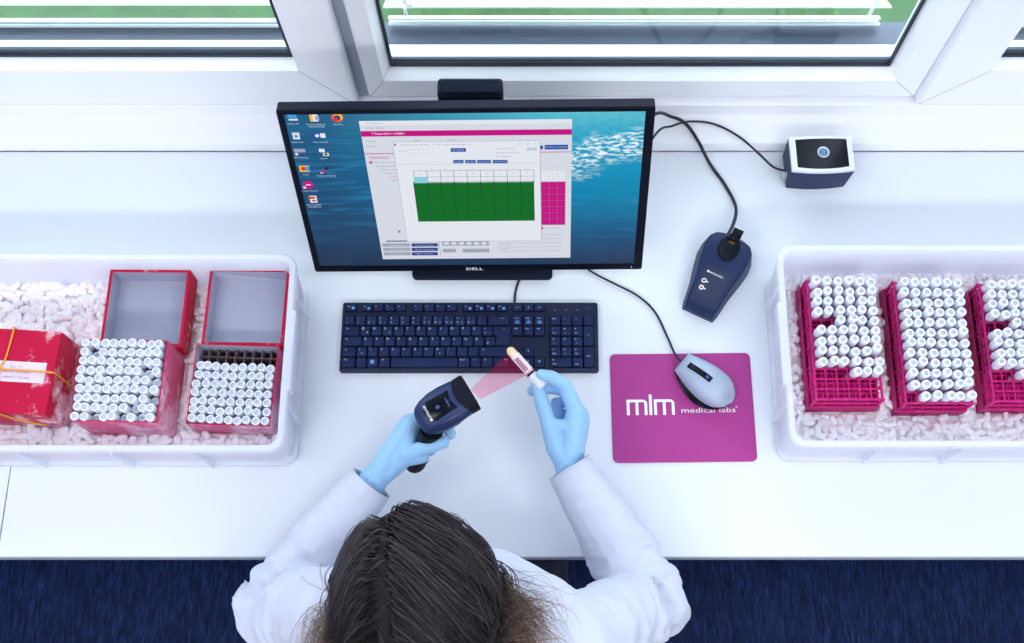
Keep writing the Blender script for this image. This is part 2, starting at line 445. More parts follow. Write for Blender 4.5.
def key(x, y, w, h, txt='', name='key', poly=None, mats=(KEYM, LEGEND, LEGENDB)):
    if w: gap_shade.b2(((kx0 + x - .0012) * sx, (ky0 - y - h - .0012) * sy, .0120), ((kx0 + x + w + .0012) * sx, (ky0 - y + .0012) * sy, .0127))
    """x, y: upper left corner measured from the key field; txt: list of (string, u, v, size, material)"""
    m = MB(); cx, cy = kx0 + x + w / 2, ky0 - y - h / 2
    z0, z1 = .0115, .0172
    if poly: m.prism([((kx0 + px) * sx, (ky0 - py) * sy) for px, py in poly], z0, z1, bev=.0012)
    else:
        m.prism([((cx + px) * sx, (cy + py) * sy) for px, py in rrect(w, h, .0014, 2)], z0, z1, bev=.0013)
    for t, u, v, s, k in txt:
        T = Matrix.Translation(((kx0 + x + u) * sx, (ky0 - y - v) * sy, z1 + .0001))
        m.text(t, s, T, k)
    return m.build(name, list(mats), kb, local=True, smooth=30)
U, K, H = .01905, .0168, .0165
RY = [0, .0208, .0208 + .0188, .0208 + .0376, .0208 + .0564, .0208 + .0752]
def leg1(t, s=.0054): return [(t, .0045, .0042, s, 1)]
def leg2(a, b, c=''):
    r = [(a, .0045, .0042, .0044, 1), (b, .0045, .0115, .0046, 1)]
    if c: r.append((c, .0122, .0115, .0034, 1))
    return r
# function row
key(.002, 0, .0165, .0105, [('Esc', .0048, .003, .0028, 1), ('\u25a0', .0118, .006, .006, 2)], 'function_key')
for i in range(12):
    x = (.0295 if i < 4 else .117 if i < 8 else .2045) + (i % 4) * .0194
    if i == 11: x = .2045 + 3 * .0194
    key(x, 0, .0165, .0105, [('F%d' % (i + 1), .0045, .003, .0028, 1)] + ([('\u25a0', .0115, .007, .0055, 2)] if i in (0, 8, 9, 10, 11) else []), 'function_key')
for i, t in enumerate(('<<', '||', '>>')): key(.2895 + i * .0192, 0, .0165, .0105, [(t, .008, .005, .004, 1)], 'media_key')
# number row
for i, (u, l, r) in enumerate([('\u00b0', '^', ''), ('!', '1', ''), ('"', '2', '\u00b2'), ('\u00a7', '3', '\u00b3'), ('$', '4', ''), ('%', '5', ''), ('&', '6', ''),
                               ('/', '7', '{'), ('(', '8', '['), (')', '9', ']'), ('=', '0', '}'), ('?', '\u00df', '\\'), ('`', '\u00b4', '')]):
    key(i * U, RY[1], K, H, leg2(u, l, r))
key(13 * U, RY[1], 2 * U - (U - K), H, [('<---', .024, .0042, .0036, 1)], 'backspace_key')
key(0, RY[2], 1.5 * U - (U - K), H, [('Tab', .0055, .0042, .0032, 1)], 'tab_key')
for i, t in enumerate('QWERTZUIOP\u00dc'):
    key(1.5 * U + i * U, RY[2], K, H, leg1(t) + ([('@', .0118, .0112, .0036, 1)] if t == 'Q' else [('\u20ac', .0118, .0112, .0036, 1)] if t == 'E' else []))
key(12.5 * U, RY[2], K, H, leg2('*', '+', '~'))
e0, e1 = 13.5 * U, 15 * U - (U - K)
key(e0, RY[2], 0, 0, [('<--', .018, .0042, .0034, 1)], 'enter_key',
    poly=[(e0, RY[2]), (e0, RY[2] + H), (e0 + .25 * U, RY[2] + H), (e0 + .25 * U, RY[3] + H), (e1, RY[3] + H), (e1, RY[2])])
key(0, RY[3], 1.75 * U - (U - K), H, [('\u00d2', .0055, .0042, .0038, 1)], 'caps_lock_key')
for i, t in enumerate('ASDFGHJKL\u00d6\u00c4'): key(1.75 * U + i * U, RY[3], K, H, leg1(t))
key(12.75 * U, RY[3], K, H, leg2("'", '#'))
key(0, RY[4], 1.25 * U - (U - K), H, [('^', .0055, .005, .006, 1)], 'shift_key')
for i, (t, q) in enumerate((('>', '< |'), ('Y', ''), ('X', ''), ('C', ''), ('V', ''), ('B', ''), ('N', ''), ('M', '\u00b5'), (';', ','), (':', '.'), ('_', '-'))):
    key(1.25 * U + i * U, RY[4], K, H, [(t, .0045, .0042, .0042, 1)] + ([(q, .009, .0115, .0036, 1)] if q else []))
key(12.25 * U, RY[4], 2.75 * U - (U - K), H, [('^', .0065, .005, .006, 1)], 'shift_key')
x = 0
for t, w, k, nm in (('Strg', 1.25, 1, 'control_key'), ('Fn', 1, 2, 'function_shift_key'), ('WIN', 1.06, 1, 'system_key'), ('Alt', 1.06, 1, 'alt_key'), ('', 6.05, 1, 'space_bar'),
                    ('Alt Gr', 1.06, 1, 'alt_key'), ('Fn', 1, 2, 'function_shift_key'), ('\u25a4', 1.06, 1, 'menu_key'), ('Strg', 1.46, 1, 'control_key')):
    if t == 'WIN': lg = [('\u25a0', .0068 + (i % 2) * .0032, .0062 + (i // 2) * .0032, .0046, 2) for i in range(4)]
    elif t == 'Strg' and x: lg = [(t, .0205, .0042, .0034, 1)]
    else: lg = [(t, .006, .0042, .0034, k)] if t else []
    key(x, RY[5], w * U - (U - K), H, lg, nm); x += w * U
# navigation block
NX = .2892
for i, t in enumerate((('Druck', 'S-Abf'), ('Rollen', '\u25bc'), ('Pause', 'Untbr'))):
    key(NX + i * U, RY[1], K, H, [(t[0], .0075, .004, .0028, 1), (t[1], .0085, .0088, .0034, 2), ('\u25a0\u25a0', .0085, .012, .004, 2)], 'navigation_key')
for i, t in enumerate(('Entf', 'Ende', 'Bild')): key(NX + i * U, RY[2], K, H, [(t, .0065, .0042, .003, 1)], 'navigation_key')
key(NX + U, RY[4], K, H, [('\u2191', .008, .007, .006, 1)], 'arrow_key')
for i, t in enumerate('\u2190\u2193\u2192'): key(NX + i * U, RY[5], K, H, [(t, .008, .007, .006, 1)], 'arrow_key')
NP = .3545
for i, t in enumerate(('Num', '/', 'x', '-')): key(NP + i * U, RY[1], K, H, [(t, .0065, .005, .0034, 1)], 'number_pad_key')
for r, row in enumerate(((('7', 'Pos1'), ('8', '\u2191'), ('9', 'Bild')), (('4', '\u2190'), ('5', ''), ('6', '\u2192')), (('1', 'Ende'), ('2', '\u2193'), ('3', 'Bild')))):
    for i, (t, q) in enumerate(row):
        key(NP + i * U, RY[2 + r], K, H, [(t, .005, .0045, .0042, 1)] + ([(q, .0065, .012, .003, 1)] if q else []), 'number_pad_key')
key(NP, RY[5], 2 * U - (U - K), H, [('0', .005, .0045, .0042, 1), ('Einfg', .0065, .012, .003, 1)], 'number_pad_key')
key(NP + 2 * U, RY[5], K, H, [(',', .005, .0045, .0042, 1), ('Entf', .0065, .012, .003, 1)], 'number_pad_key')
key(NP + 3 * U, RY[2], K, RY[3] - RY[2] + H, [('+', .008, .016, .0044, 1)], 'number_pad_key')
key(NP + 3 * U, RY[4], K, RY[5] - RY[4] + H, [('Enter', .008, .016, .003, 1)], 'number_pad_key')
gap_shade.build('key_gap_shade', M('black_key_gap_shade', (5, 8, 18), .7, spec=.1), kb, 'shade painted black in the gaps around the keys', local=True)
for i in range(3):
    m = MB(); m.lathe([(.0007, 0), (.0007, .0004)], 8, 0, ((kx0 + NP + .0085 + i * .0192) * sx, (ky0 - .008) * sy, .0125)); m.build('indicator_light', LEGEND, kb, local=True)
m = MB(); m.text('DELL', .0035, Matrix.Translation(((kx0 + NP + 3 * U + .008) * sx, (ky0 - .005) * sy, .0126)), bold=True, fit=.012); m.build('logo', LEGENDDIM, kb, local=True)
MB().tube(bez([P(514.5, 302, .006), P(515.5, 292, .004), P(519, 281, .004), P(527, 273, .004), P(540, 266, .004), P(556, 250, .004)], 8), .0021, 8).build('cable', CABLE, kb, smooth=60)
# ================================================================ monitor
MBx, Mw, Mh = (478 - CX) / F * 1.93, .556, .356
r = ray(478, 270.7); mo = CAM + r * 1.93
ang = radians(20.2)
XU, UU, NU = Vector((1, 0, 0)), Vector((0, sin(ang), cos(ang))), Vector((0, -cos(ang), sin(ang)))
rho = .0125
XU, UU = XU * cos(rho) + UU * sin(rho), UU * cos(rho) - XU * sin(rho)
rotm = Matrix((XU, UU, NU)).transposed().to_4x4()
mon = thing('monitor', 'wide black computer monitor in the middle of the desk, showing a lab sample program', 'monitor', mo, rotm)
HOUS = M('dark_monitor_housing', (12, 19, 42), .6, amt=.08, scale=80, spec=.15)
BEZ = M('monitor_bezel', (6, 11, 26), .45, amt=.08, scale=80, spec=.12)
def scr(px, py):
    r = ray(px, py); t = (mo - CAM).dot(NU) / r.dot(NU); q = CAM + r * t - mo
    return Vector((q.dot(XU), q.dot(UU)))
TLc, TRc, BLc, BRc = scr(275.5, 109), scr(656.5, 106.5), scr(315, 271), scr(641, 270)
Mw = ((TRc - TLc).x + (BRc - BLc).x) / 2; Mh = (TLc.y + TRc.y) / 2 - (BLc.y + BRc.y) / 2
mx = (TLc.x + TRc.x + BLc.x + BRc.x) / 4; my0 = (BLc.y + BRc.y) / 2; my1 = my0 + Mh
a, b, c, d = scr(281.5, 114), scr(646.5, 111), scr(633, 264), scr(321.5, 266.5)
s0, s1 = (a.x + d.x) / 2, (b.x + c.x) / 2; t0, t1 = (c.y + d.y) / 2, (a.y + b.y) / 2
m = MB()
def rr(x0, x1, y0, y1, z, r=.004): return [(x, y, z) for x, y in rrect(x1 - x0, y1 - y0, r, 3, (x0 + x1) / 2, (y0 + y1) / 2)]
x0, x1 = mx - Mw / 2, mx + Mw / 2
m.loft([rr(x0, x1, my0, my1, -.002), rr(x0, x1, my0, my1, -.017), rr(x0 + .02, x1 - .02, my0 + .02, my1 - .012, -.026), rr(x0 + .09, x1 - .09, my0 + .05, my1 - .05, -.05, .02)])
m.build('housing', HOUS, mon, local=True, smooth=40)
m = MB(); m.loft([rr(x0, x1, my0, my1, -.002), rr(x0, x1, my0, my1, .0), rr(x0 + .0015, x1 - .0015, my0 + .0015, my1 - .0015, .0012), rr(s0, s1, t0, t1, .0012, .0005), rr(s0, s1, t0, t1, -.0015, .0005)], c0=False, c1=False)
m.build('bezel', BEZ, mon, local=True, smooth=30)
def wallpaper():
    t = NT('sea_wallpaper_display'); tc = t.n('ShaderNodeTexCoord'); sp = t.n('ShaderNodeSeparateXYZ'); mp = t.n('ShaderNodeMapping')
    mp.inputs['Location'].default_value = (-s0 / (s1 - s0), -t0 / (t1 - t0), 0); mp.inputs['Scale'].default_value = (1 / (s1 - s0), 1 / (t1 - t0), 1)
    t.l(tc.outputs['Object'], mp.inputs[0]); t.l(mp.outputs[0], sp.inputs[0]); u, v = sp.outputs[0], sp.outputs[1]
    def math_(op, a, b=None):
        x = t.n('ShaderNodeMath', operation=op)
        for i, q in enumerate((a, b)):
            if q is None: continue
            if hasattr(q, 'links'): t.l(q, x.inputs[i])
            else: x.inputs[i].default_value = q
        return x.outputs[0]
    left = t.ramp(v, [(0, rgb((34, 52, 82))), (.3, rgb((28, 66, 104))), (.7, rgb((24, 82, 124))), (1, rgb((32, 92, 132)))])
    right = t.ramp(v, [(0, rgb((40, 58, 88))), (.22, rgb((24, 82, 124))), (.5, rgb((4, 128, 172))), (.85, rgb((24, 158, 194))), (1, rgb((84, 184, 204)))])
    f = t.ramp(u, [(.1, (0, 0, 0, 1)), (.75, (1, 1, 1, 1))])
    c = t.mix(f, left, right)
    # light streaks under the surface
    def nz(scale, ms, det=4, rot=-.12, dist=0):
        q = t.n('ShaderNodeMapping'); q.inputs['Scale'].default_value = ms; q.inputs['Rotation'].default_value = (0, 0, rot); t.l(mp.outputs[0], q.inputs[0])
        n = t.n('ShaderNodeTexNoise'); n.inputs['Scale'].default_value = scale; n.inputs['Detail'].default_value = det; n.inputs['Distortion'].default_value = dist
        t.l(q.outputs[0], n.inputs['Vector']); return n.outputs['Fac']
    band = t.ramp(v, [(.1, (0, 0, 0, 1)), (.4, (1, 1, 1, 1)), (.75, (1, 1, 1, 1)), (.95, (.2, .2, .2, 1))])
    st = t.ramp(nz(5, (1, 6, 1), 3, -.1, .6), [(.5, (0, 0, 0, 1)), (.7, (.55, .55, .55, 1))])
    c = t.mix(math_('MULTIPLY', st, band), c, rgb((36, 140, 186)))
    # foam of the wave, top right
    line = math_('ADD', math_('MULTIPLY', u, .42), .43)          # foam crest height over u
    dist = math_('SUBTRACT', v, line)
    dist = math_('ADD', dist, math_('MULTIPLY', math_('SUBTRACT', nz(6, (1, 1.6, 1), 4), .5), .24))
    crest = t.ramp(math_('ADD', dist, .5), [(.32, (0, 0, 0, 1)), (.44, (1, 1, 1, 1)), (.54, (1, 1, 1, 1)), (.575, (.05, .05, .05, 1))])
    sel = t.ramp(u, [(.6, (0, 0, 0, 1)), (.78, (1, 1, 1, 1))])
    speck = t.ramp(nz(44, (1, 1.4, 1), 8, .3, .5), [(.44, (0, 0, 0, 1)), (.60, (1, 1, 1, 1))])
    fac = math_('MULTIPLY', math_('MULTIPLY', crest, sel), speck)
    c = t.mix(fac, c, rgb((226, 242, 248)))
    e = t.n('ShaderNodeEmission'); t.l(c, e.inputs[0]); e.inputs[1].default_value = 1.0
    g = t.n('ShaderNodeBsdfGlossy'); g.inputs['Roughness'].default_value = .25; g.inputs[0].default_value = (.02, .02, .02, 1)
    ad = t.n('ShaderNodeAddShader'); t.l(e.outputs[0], ad.inputs[0]); t.l(g.outputs[0], ad.inputs[1]); t.l(ad.outputs[0], t.out.inputs[0]); return t.m
m = MB(); m.b2((s0 - .001, t0 - .001, -.0035), (s1 + .001, t1 + .001, -.001)); screen = m.build('screen', wallpaper(), mon, local=True)
# display colours
G = {k: glow('display_' + k, v, kk) for k, v, kk in (('white', (228, 232, 240), .95), ('pale', (214, 219, 230), .95), ('magenta', (196, 24, 132), .95), ('green', (22, 112, 42), .95), ('blue', (32, 84, 170), .95),
     ('navy', (52, 70, 140), .95), ('grey', (160, 168, 184), .95), ('text', (110, 120, 142), .95), ('dark', (40, 52, 66), .95), ('cyan', (140, 206, 224), .95), ('yellow', (250, 190, 40), .95),
     ('orange', (244, 100, 36), .95), ('caption', (222, 232, 244), .95), ('skyblue', (70, 160, 228), .95), ('line', (198, 204, 218), .95), ('red', (214, 60, 50), .95))}
NAMES = list(G); GM = [G[k] for k in NAMES]
def gi(k): return NAMES.index(k)
class SB(MB):
    """flat display graphics, in the screen's own plane; z is the stacking layer"""
    def rect(s, p, q, col, z):
        a, b = scr(*p), scr(*q); return s.rect2(a.x, a.y, b.x, b.y, col, z)
    def rect2(s, xa, ya, xb, yb, col, z):
        xa, xb = min(xa, xb), max(xa, xb); ya, yb = min(ya, yb), max(ya, yb)
        return s.b2((xa, ya, -.001), (xb, yb, -.001 + z * .00012), gi(col))
    def word(s, t, p, h, col, z, fit=None, bold=False):
        a = scr(*p); return s.text(t, h, Matrix.Translation((a.x, a.y, -.001 + z * .00012 + .00004)), gi(col), bold, fit)
    def done(s, name, label=None): return s.build(name, GM, screen, label, local=True)
# main program window: corners of its plane rectangle
A = scr(358.2, 121.5); B = scr(570.3, 258)
ax0, ay1, ax1, ay0 = A.x, A.y, B.x, B.y
aw, ah = ax1 - ax0, ay1 - ay0
a1 = scr(383, 258); ax0 = (ax0 + a1.x) / 2
w = SB(); w.rect2(ax0, ay0, ax1, ay1, 'pale', 1)
b0, b1 = scr(366, 131.5).y, scr(366, 137).y
w.rect2(ax0, b0, ax1, b1, 'magenta', 2); w.word('T Triton LNC = 115280 )', (388, 134.3), .0052, 'white', 2, fit=.048, bold=True)
w.rect2(ax0, ay1, ax1, scr(366, 125.5).y, 'white', 2)
for t_, p, f in (('Bearbeiten', (369, 128.3), .014), ('Extras', (380, 128.3), .010), ('Triton', (374, 123.6), .024), ('Studie', (371.5, 141.5), .012), ('Proben', (371.5, 146.8), .013), ('Station', (417, 140.7), .012), ('Position', (451, 140.3), .012)):
    w.word(t_, p, .0036, 'text', 2, fit=f)
yl_ = scr(470, 153.2).y; w.rect2(scr(364, 153.2).x, yl_ - .0006, ax1, yl_ + .0006, 'magenta', 2)
w.word('\u00dcbersicht', (379, 157.4), .0078, 'magenta', 2, fit=.030)
for i in range(6): w.word(('Name der Bereiche aktiv', 'Schrank', 'Fach 01', 'Rack 01', 'Position', 'Box')[i], (383 + i * 2.6, 162.8 + i * 3.6), .0032, 'red' if i == 4 else 'text', 2, fit=(.046, .03, .024, .018, .016, .01)[i])
w.rect((369.5, 161.5), (372, 164.2), 'magenta', 2)
w.rect((540, 146), (543, 149.6), 'blue', 2); w.rect((544.6, 145.3), (568, 149.6), 'blue', 2); w.word('Proben anzeigen', (556.3, 147.4), .003, 'white', 3, fit=.032)
# small magenta table on the right
def table(x0p, y0p, x1p, y1p, cols, rows, col, z, lines='dark', marks=True):
    a, b = scr(x0p, y0p), scr(x1p, y1p)
    w.rect2(a.x, a.y, b.x, b.y, col, z)
    for i in range(cols + 1):
        x = a.x + (b.x - a.x) * i / cols; w.rect2(x - .0003, a.y, x + .0003, b.y, lines, z + 1)
    for i in range(rows + 1):
        y = a.y + (b.y - a.y) * i / rows; w.rect2(a.x, y - .0002, b.x, y + .0002, lines, z + 1)
    if marks:
        for i in range(cols):
            for j in range(rows):
                x = a.x + (b.x - a.x) * (i + .5) / cols; y = a.y + (b.y - a.y) * (j + .5) / rows
                w.rect2(x - .0012, y - .0006, x + .0012, y + .0006, 'text' if col != 'green' else 'dark', z)
table(541, 171, 565, 182, 3, 2, 'white', 2, 'line'); table(541, 182, 565, 225, 3, 7, 'magenta', 2, 'text')
for i in range(3): w.word(str(7 + i), (545 + 8 * i, 166.5), .003, 'text', 2)
w.rect((541, 227), (543, 230), 'red', 2); w.word('Ausgew\u00e4hlte Probe', (552, 228.5), .003, 'text', 2, fit=.025)
for i in range(5): w.rect((497, 235 + i * 4), (562, 235.4 + i * 4), 'line', 2)
for i, t_ in enumerate(('Barcode', 'Probentyp', 'Status')): w.word(t_, (505, 240.5 + i * 4.2), .003, 'text', 2, fit=.017)
# buttons along the bottom
for r_ in range(3):
    y = 243.8 + r_ * 4.4
    w.rect((382 + r_ * .8, y), (410.3 + r_ * .4, y + 3), 'grey', 2); w.rect((411.3 + r_ * .2, y), (438, y + 3), 'navy', 2)
    w.word(('Neue Zelle', 'Filter setzen', 'Ansicht')[r_], (397, y + 1.5), .0026, 'pale', 3, fit=.022); w.word(('Proben scannen', 'Rack scannen', 'Lager drucken')[r_], (424.5, y + 1.5), .0026, 'white', 3, fit=.03)
w.rect((386, 241), (438, 241.8), 'text', 2); w.rect((439, 241), (440.3, 255.5), 'magenta', 2)
w.rect((442.5, 249.2), (456, 252.7), 'grey', 2); w.rect((462.5, 249.2), (489.5, 252.7), 'grey', 2)
w.rect((442, 241.5), (489, 245.8), 'grey', 2)
for i in range(6): w.rect((444 + i * 7.5, 242.3), (449 + i * 7.5, 245), 'pale', 3)
w.done('application_window', 'white program window with a magenta title bar')
# front dialog window
w = SB()
p0, p1 = scr(392.2, 142.4), scr(541.2, 240.5); p2 = scr(407.8, 240.6); dx0 = (p0.x + p2.x) / 2
w.rect2(dx0 - .0006, p1.y - .0008, p1.x + .0008, p0.y + .0004, 'grey', 4)
w.rect2(dx0, p1.y, p1.x, p0.y, 'white', 5)
yl_ = scr(470, 164).y; w.rect2(scr(397, 164).x, yl_ - .0004, p1.x, yl_ + .0004, 'line', 6)
w.word('Einlagerung Nr. 1 / 81 (Probentyp 1)', (436, 144.9), .0032, 'text', 6, fit=.105)
w.rect((394, 143.8), (396, 146), 'magenta', 6)
w.word('Barcode', (403.2, 151.2), .003, 'text', 6, fit=.012); w.rect((407.5, 149.5), (428, 153.2), 'line', 6); w.rect((407.9, 149.9), (427.6, 152.8), 'white', 7)
w.rect((450.5, 148.4), (466, 151.9), 'blue', 6); w.word('Reinigung', (458.2, 150.1), .0028, 'white', 7, fit=.017)
for xa, xb, t_ in ((453, 463.8, 'Position'), (465, 476, 'Speichern'), (477, 491, 'N\u00e4chste Zelle'), (492.6, 507.7, 'Vorherige Zelle')):
    w.rect((xa, 160.2), (xb, 163.3), 'blue', 6); w.word(t_, ((xa + xb) / 2, 161.8), .0026, 'white', 7, fit=.0013 * (xb - xa))
for i, t_ in enumerate(('Probe \u00fcberschreiben', 'N\u00e4chste Barcode scannen', 'Barcode pr\u00fcfen')): w.word(t_, (506 + (0, 2, -2)[i], 148.8 + i * 3.9), .003, 'text', 6, fit=(.028, .036, .023)[i])
w.rect((526.5, 147.8), (537, 150.6), 'line', 6)
for xx in (519, 527, 535): w.rect((xx, 143.6), (xx + 1.4, 144.5), 'grey', 6)
table(413.3, 171, 534, 182.3, 9, 2, 'white', 6, 'dark'); table(413.3, 182.3, 534.6, 220.6, 9, 7, 'green', 6, 'dark')
a_, b_ = scr(413.3, 176.9), scr(534, 182.3)
w.rect2(a_.x + .0003, a_.y - .0003, a_.x + (b_.x - a_.x) / 9, b_.y + .0003, 'cyan', 8)
for i in range(9):
    w.word(str(i + 1), (418 + i * 13.6, 168.3), .0028, 'text', 6); w.word('ABCDEFGHI'[i], (404.8 + i * .9, 173.7 + i * 5.4), .0028, 'text', 6)
w.done('dialog_window', 'white dialog window with a green sample grid')
# mouse pointer
w = SB(); q = scr(398, 229.5)
w.add([(q.x, q.y, .0006), (q.x + .0055, q.y - .006, .0006), (q.x + .0022, q.y - .006, .0006), (q.x, q.y - .0085, .0006)], [(3, 2, 1, 0)], gi('text')); w.done('mouse_pointer')
# desktop icons
def icon(px, py, cap_, kind, cw):
    w = SB(); q = scr(px, py); x, y = q.x, q.y; z = 2; k = .0085
    def R(a, b, c, d_, col, zz=0): w.rect2(x + a * k, y + b * k, x + c * k, y + d_ * k, col, z + zz)
    def disc(cx_, cy_, r_, col, zz=0, n=20):
        o = len(w.v); w.prism([(x + (cx_ + r_ * cos(2 * pi * i / n)) * k, y + (cy_ + r_ * sin(2 * pi * i / n)) * k) for i in range(n)], -.001, -.001 + (z + zz) * .00012, gi(col))
    if kind == 'pc': R(-.8, -.2, .8, .9, 'skyblue'); R(-.7, -.1, .7, .8, 'cyan', -.5); R(-.7, -.75, .9, -.4, 'white')
    if kind == 'doc': R(-.7, -.8, .6, .9, 'white'); R(-.8, -.8, -.3, .9, 'yellow', 1); R(.1, -.5, .8, .4, 'grey', 1)
    if kind == 'fox': disc(0, 0, 1, 'orange'); disc(.15, .2, .8, 'yellow', 1); disc(-.05, -.05, .6, 'navy', 2); disc(-.35, -.35, .45, 'red', 3)
    if kind == 'bin': R(-.6, -.8, .6, .7, 'white'); R(-.75, .6, .75, .85, 'grey', 1); disc(0, -.1, .35, 'skyblue', 1)
    if kind == 'mail': R(-.9, -.8, .2, .8, 'blue'); disc(-.35, 0, .38, 'white', 1); R(.2, -.5, 1.1, .5, 'white')
    if kind == 'drive': R(-1, -.2, 1, .6, 'grey'); R(-.9, -.9, -.4, -.4, 'white', 1)
    if kind == 'net': R(-.7, -.1, .5, .9, 'navy'); R(-.6, .0, .4, .8, 'white', 1); R(0, -.9, 1, -.2, 'white', 1); disc(.5, -.5, .3, 'green', 2)
    if kind == 'tools': R(-.9, -.8, .9, .7, 'yellow'); disc(-.2, 0, .45, 'red', 1); R(.2, -.6, .9, .5, 'skyblue', 1)
    if kind == 'pen':
        c_, s_ = cos(.8), sin(.8)
        for a, b, col in ((-.9, 0, 'magenta'), (0, 1, 'dark')):
            w.add([(x + (u_ * c_ - v_ * s_) * k, y + (u_ * s_ + v_ * c_) * k, -.0006) for u_, v_ in ((a, -.22), (b, -.22), (b, .22), (a, .22))], [(0, 1, 2, 3)], gi(col))
        R(-.9, -.9, -.5, -.5, 'white')
    if kind == 'disc': disc(0, 0, .95, 'magenta'); R(-.4, -.1, .5, .15, 'white', 1); R(-1, -.9, -.5, -.4, 'white', 1)
    if kind == 'pdf': R(-.6, -.9, .7, .9, 'white'); R(-.8, .1, .4, .7, 'red', 1); R(-.3, -.6, .5, -.2, 'red', 1)
    for i, t_ in enumerate(cap_.split('|')): w.text(t_, .0034, Matrix.Translation((x, y - .0128 - .0042 * i, -.0008)), gi('caption'), fit=cw * (1 if i == 0 else .85))
    w.done('desktop_icon', kind and None)
for q in ((292, 117.5, 'Dieser PC', 'pc', .017), (314.3, 118.3, 'Probeneingang|Vorbereitung', 'doc', .027), (337.2, 118, 'Firefox', 'fox', .013), (296, 136.2, 'Papierkorb', 'bin', .018), (319, 136, 'Outlook 2016', 'mail', .022),
          (299.6, 151.8, 'HP Scanning', 'drive', .021), (322.6, 152.5, 'Citrix', 'net', .011), (304.3, 169, 'Tools', 'tools', .009), (325, 170.2, 'Probenverwaltung', 'pen', .029), (308, 185.3, 'Triton Frontend', 'disc', .026), (313, 199.6, 'Bedienung PDF|Handbuch', 'pdf', .023)): icon(*q)
m = MB(); q = scr(474.8, 268.2); m.text('DELL', .0088, Matrix.Translation((q.x, q.y, .0014)), bold=True, fit=.0285); m.build('logo', WHITEINK, mon, 'white maker lettering on the lower bezel', local=True)
m = MB(); q = scr(631.5, 266.3); m.b2((q.x - .0006, q.y - .0018, .001), (q.x + .0006, q.y + .0018, .0016)); m.build('power_light', LEGEND, mon, local=True)
# stand
a, b = P(412, 278.6, .008), P(552.5, 278.6, .008)
m = MB(); m.prism(rrect(b.x - a.x, .19, .008, 4, (a.x + b.x) / 2, a.y + .095), 0, .010, bev=.002); m.build('stand_base', HOUS, mon, smooth=30)
xc = (a.x + b.x) / 2; ym = mo.y + .1
yc = .885; ztop = PY(469, 84.5, yc + .01).z - .004; wl, wr = PY(436.5, 90, yc).x, PY(502.5, 90, yc).x
m = MB(); prof = []
for z, hw, d0, d1 in ((.009, .5, -.03, .03), (.05, .48, -.02, .025), (.2, .46, -.012, .02), (ztop - .03, .5, -.008, .026), (ztop - .006, .5, -.006, .026), (ztop, .46, .0, .02)):
    cw = (wr - wl); cx_ = (wl + wr) / 2; sh = (xc - cx_) * max(0, (1 - z / ztop)) * .6
    prof.append([(cx_ + sh + x, yc + (d0 + d1) / 2 + y, z) for x, y in rrect(cw * hw * 2, d1 - d0, .006, 3)])
m.loft(prof); m.build('stand_column', HOUS, mon, smooth=35)
# ================================================================ mouse pad
a, b, c, d = P(609.8, 354.3, .003), P(748.6, 352.8, .003), P(758.6, 461.2, .003), P(613.2, 462.8, .003)
pc = (a + b + c + d) / 4; pw = ((b - a).length + (c - d).length) / 2; pd = ((a - d).length + (b - c).length) / 2; pa = atan2((b - a + c - d).y, (b - a + c - d).x)
pad = thing('mouse_pad', 'magenta mouse pad with white lettering lying right of the keyboard', 'mouse pad', (pc.x, pc.y, 0), pa)
PADM = M('magenta_pad_cloth', (172, 56, 138), .75, amt=.04, scale=30, bump=.15, bscale=1500)
m = MB(); m.prism(rrect(pw, pd, .009, 6), 0, .003, bev=.0006); m.build('pad', PADM, pad, local=True, smooth=30)
Xp = WM[pad]
def padpt(px, py): return Xp.inverted() @ P(px, py, .003)
m = MB()
# the bold rounded 'mlm' mark, drawn as strokes
l0, l1 = padpt(627, 415.2), padpt(675, 414.8); base = (l0.y + l1.y) / 2; W = l1.x - l0.x; xh = padpt(650, 399.5).y - base; asc = padpt(651, 394.5).y - base
st_ = W * .060
def arch(x0, x1):
    s_ = m
    for xx in (x0, (x0 + x1) / 2 - st_ / 2, x1 - st_): s_.b2((xx, base, .0029), (xx + st_, base + xh - st_ * .9, .00315))
    r_ = st_ * 1.5
    pts = [(x0, base + xh - st_ * .95), (x1 - 0, base + xh - st_ * .95)] + [(x1 - r_ + r_ * cos(t_), base + xh - r_ + r_ * sin(t_)) for t_ in (0.3, .7, 1.1, pi / 2)] + [(x0, base + xh)]
    s_.prism(pts, .0029, .00315)
arch(l0.x, l0.x + W * .43); arch(l0.x + W * .57, l1.x)
m.b2((l0.x + W * .5 - st_ / 2, base, .0029), (l0.x + W * .5 + st_ / 2, base + asc, .00315))
q0, q1 = padpt(681.5, 410.5), padpt(735.5, 410.5)
m.text('medical labs', .0125, Matrix.Translation(((q0.x + q1.x) / 2, padpt(708, 410).y, .0031)), fit=q1.x - q0.x)
m.text('\u00ae', .005, Matrix.Translation((q1.x + .002, padpt(737, 407).y, .0031)))
m.build('lettering', WHITEINK, pad, 'white printed lettering', local=True)
